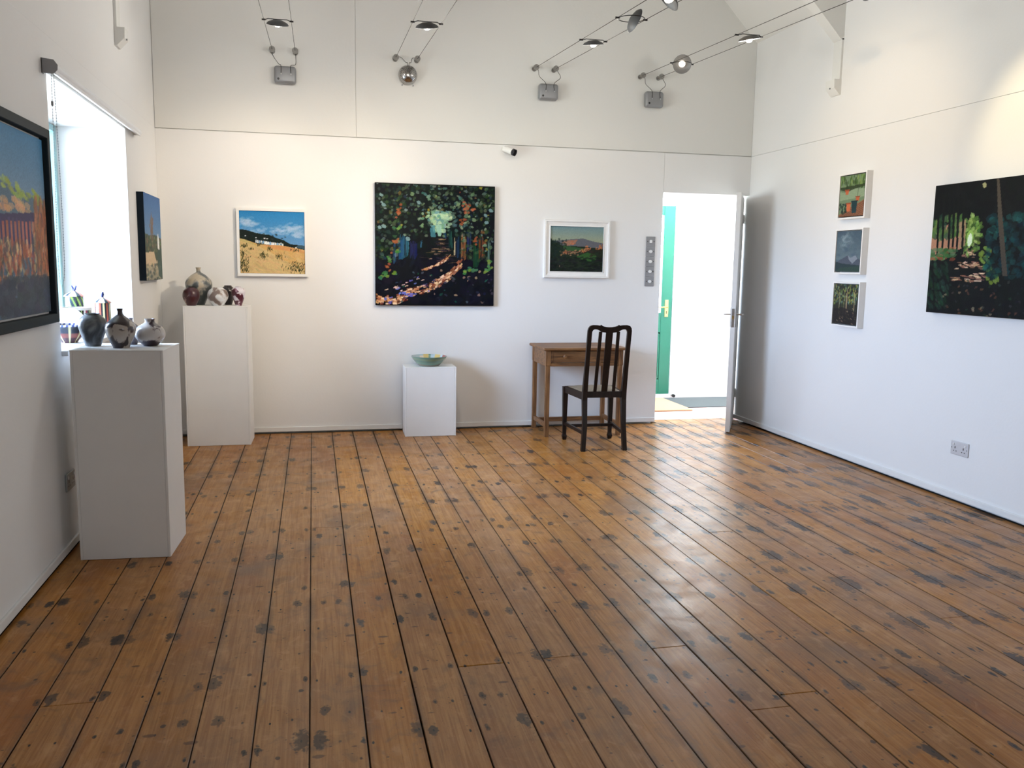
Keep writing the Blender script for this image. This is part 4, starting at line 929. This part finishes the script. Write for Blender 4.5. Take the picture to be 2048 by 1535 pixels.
for i, (x0, z0, sp_, d, nm) in enumerate(TR):
    t = thing('lighting_cable', 'taut pair of thin lighting cables overhead, '+nm+' of the four', 'cable', (x0, YB, z0))
    for s in (0, 1):
        ob('cable', tube(bmesh.new(), [(x-x0, y-YB, z-z0) for x, y, z in wirepts(x0+s*sp_, z0, d)], .0016, 6), M_wire, t)
        b = cyl(bmesh.new(), (s*sp_, 0, 0), (s*sp_, -.004, 0), .020, n=20); cyl(b, (s*sp_, -.004, 0), (s*sp_, -.070, 0), .007, n=12); cyl(b, (s*sp_, -.068, 0), (s*sp_, -.082, 0), .0235, .0235, n=24); cyl(b, (s*sp_, -.082, 0), (s*sp_, -.088, 0), .011, n=14)
        ob('wall_stud', b, mat('satin_nickel', (.33, .32, .30), .35, metal=.8), t, smooth=True)
    bx, bz = BX[i]
    if i != 1:
        t = thing('transformer', 'rounded grey transformer box on the back wall, '+{0: 'leftmost of the three grey boxes', 2: 'middle one of the three grey boxes', 3: 'rightmost of the three grey boxes'}[i], 'transformer', (bx, YB, bz), 0, 'grey transformer boxes')
        ob('box', rbox(bmesh.new(), .168, .065, .135, (0, 0, 0)), M_grey, t, smooth=True)
        ob('socket_hole', cyl(bmesh.new(), (-.052, -.064, -.035), (-.052, -.0665, -.035), .009, n=16), M_black, t)
        for s in (-1, 1): ob('terminal', cyl(bmesh.new(), (s*.045 if s > 0 else -.03, -.062, .005), (s*.045 if s > 0 else -.03, -.074, .002), .006, n=10), M_steel, t)
        ends = [(-.03, -.073, .003), (.045, -.073, .003)]; topz = .068
    else:
        t = thing('transformer', 'round perforated chrome transformer dome on the back wall', 'transformer', (bx, YB, bz), 0)
        R0 = .078; b = bmesh.new(); lathe(b, [(0, 0), (R0*.8, 0), (R0, .02)]+[(R0*math.cos(a), .02+R0*.85*math.sin(a)) for a in [k*PI/2/9 for k in range(1, 9)]]+[(0, .02+R0*.85)], 36)
        orient(b, b.verts[:], (0, -1, 0), (0, 0, 0)); ob('dome', b, mat('polished_steel', (.42, .41, .40), .22, metal=1), t, smooth=True)
        b = bmesh.new()
        for ring in range(1, 6):
            a = PI/2-ring*.19; n_ = ring*6
            for k in range(n_):
                ph = 2*PI*k/n_+ring; rr = R0*math.cos(a); hgt = .02+R0*.85*math.sin(a); nrm = Vector((math.cos(a)*math.cos(ph), -math.sin(a), math.cos(a)*math.sin(ph)))
                pz = Vector((rr*math.cos(ph), -hgt, rr*math.sin(ph))); cyl(b, tuple(pz-nrm*.001), tuple(pz+nrm*.0006), .0028, n=7)
        o = ob('perforation', b, M_black, t); o['kind'] = 'stuff'
        for s in (-1, 1): ob('foot_screw', cyl(bmesh.new(), (s*.045, 0, -.078), (s*.045, -.012, -.078), .006, n=10), M_grey, t)
        ends = [(-.004, -.06, R0*.72), (.004, -.06, R0*.72)]; topz = .088
    for s in (0, 1):
        sx = x0+s*sp_-bx; sz = z0-bz; e = ends[s]; sg = 1 if s else -1
        if i == 0: mid = [(sx+.004, -.06, sz-.04), (sx+(.045 if s == 0 else .002), -.05, sz-.10+.0)]
        elif i == 1: mid = [(sx-sg*.04, -.065, sz+.004), (e[0]+sg*.018, -.06, sz-.03)]
        else: mid = [(sx+.020, -.066, sz-.025), (sx+.045-(.0 if s else .012), -.06, sz-.07)]
        ob('lead', tube(bmesh.new(), smoothpath([(sx, -.078, sz), mid[0], mid[1], (e[0]*.9+.004*sg, -.062, topz), e], 6), .002, 6), M_wire, t)

M_dish = mat('grey_dish_metal', (.11, .113, .118), .5, metal=.3)
M_bulb_on = mat('lit_halogen', (.9, .9, .85), .3, emit=(1, .85, .66), es=4)
M_bulb = mat('clear_halogen', (.8, .8, .8), .15)
def lamp(label, ti, y, nrm, lit=False, spot=None, ring=False, glow=0, warm=(1, .84, .64)):
    x0, z0, sp_, d, nm = TR[ti]; s = Y0-y; c = Vector((x0+sp_/2+d[0]*s, y, z0+d[2]*s))
    t = thing('cable_lamp', label, 'lamp', tuple(c)); nv = Vector(nrm).normalized()
    b = bmesh.new(); lathe(b, [(0, 0), (.010, 0), (.030, -.004), (.060, -.016), (.070, -.026), (.072, -.025), (.062, -.013), (.030, .001), (0, .004)], 36); orient(b, b.verts[:], -nv, (0, 0, 0)); ob('dish', b, M_dish, t, smooth=True)
    b = bmesh.new(); lathe(b, [(0, -.002), (.024, -.006), (.025, .004), (.020, .020), (.012, .028), (0, .030)], 24)
    orient(b, b.verts[:], nv, tuple(nv*.012)); ob('bulb', b, M_bulb_on if lit else M_bulb, t, smooth=True)
    b = bmesh.new(); R1 = sp_/2-.008
    if ring: tube(b, [(R1*math.cos(2*PI*k/36), R1*math.sin(2*PI*k/36)*.9, .0) for k in range(37)], .0025, 6)
    else: tube(b, [(-R1, 0, 0), (-.06, -.03, 0), (0, -.045, -.005), (.06, -.03, 0), (R1, 0, 0)], .0028, 6)
    ob('carrier_ring', b, M_black, t)
    for sg in (-1, 1): ob('clip', cyl(bmesh.new(), (sg*(sp_/2-.012), 0, 0), (sg*(sp_/2+.013), 0, 0), .0055, n=10), M_black, t)
    if glow:
        l = bpy.data.lights.new('bulb_glow', 'POINT'); l.energy = glow; l.color = (1, .95, .87); l.shadow_soft_size = .02
        lo = bpy.data.objects.new('bulb_glow', l); COL.objects.link(lo); lo.location = c+nv*.09
    if spot:
        tgt, en, cone, bl = spot; l = bpy.data.lights.new('halogen_beam', 'SPOT'); l.energy = en; l.color = warm; l.spot_size = math.radians(cone); l.spot_blend = bl; l.shadow_soft_size = .02
        lo = bpy.data.objects.new('halogen_beam', l); COL.objects.link(lo); p = c+(Vector(tgt)-c).normalized()*.06; lo.location = p
        lo.rotation_euler = (Vector(tgt)-p).to_track_quat('-Z', 'Y').to_euler()
    return t
lamp('dish lamp with bright bulb on the far left cable pair', 0, 6.08, (-.05, .42, -1), True, ((-.55, 7.33, 1.75), 24, 75, 1), glow=9)
lamp('flat grey dish lamp on the second cable pair from the left', 1, 5.50, (.1, .38, -1), False, ((.75, 7.33, 1.8), 36, 85, 1.0), glow=20)
lamp('dish lamp nearest the back wall on the third cable pair', 2, 5.80, (.1, .25, -1), True, ((2.2, 7.33, 1.7), 12, 80, 1.0), glow=10)
lamp('steeply tilted dish lamp shining right, middle of the third cable pair', 2, 4.98, (.95, .12, -.38), True, ((XR, 5.45, 2.26), 40, 58, .8), ring=True, warm=(1, .70, .38))
lamp('dish lamp cut by the top edge, on the third cable pair', 2, 4.33, (-.7, .1, -.7), True, ((-.4, 7.3, 1.5), 250, 50, 1), ring=True)
lamp('round dish lamp facing the room in a ring, on the far right cable pair', 3, 6.53, (-.25, -.86, -.35), True, None, ring=True)
lamp('dish lamp farther from the back wall on the far right cable pair', 3, 5.30, (.2, .12, -1), True, None, glow=9)
lamp('dish lamp above the right wall painting on the far right cable pair', 3, 3.9, (.8, .1, -.5), True, ((XR, 4.05, 2.2), 50, 50, .7), ring=True, warm=(1, .80, .46))
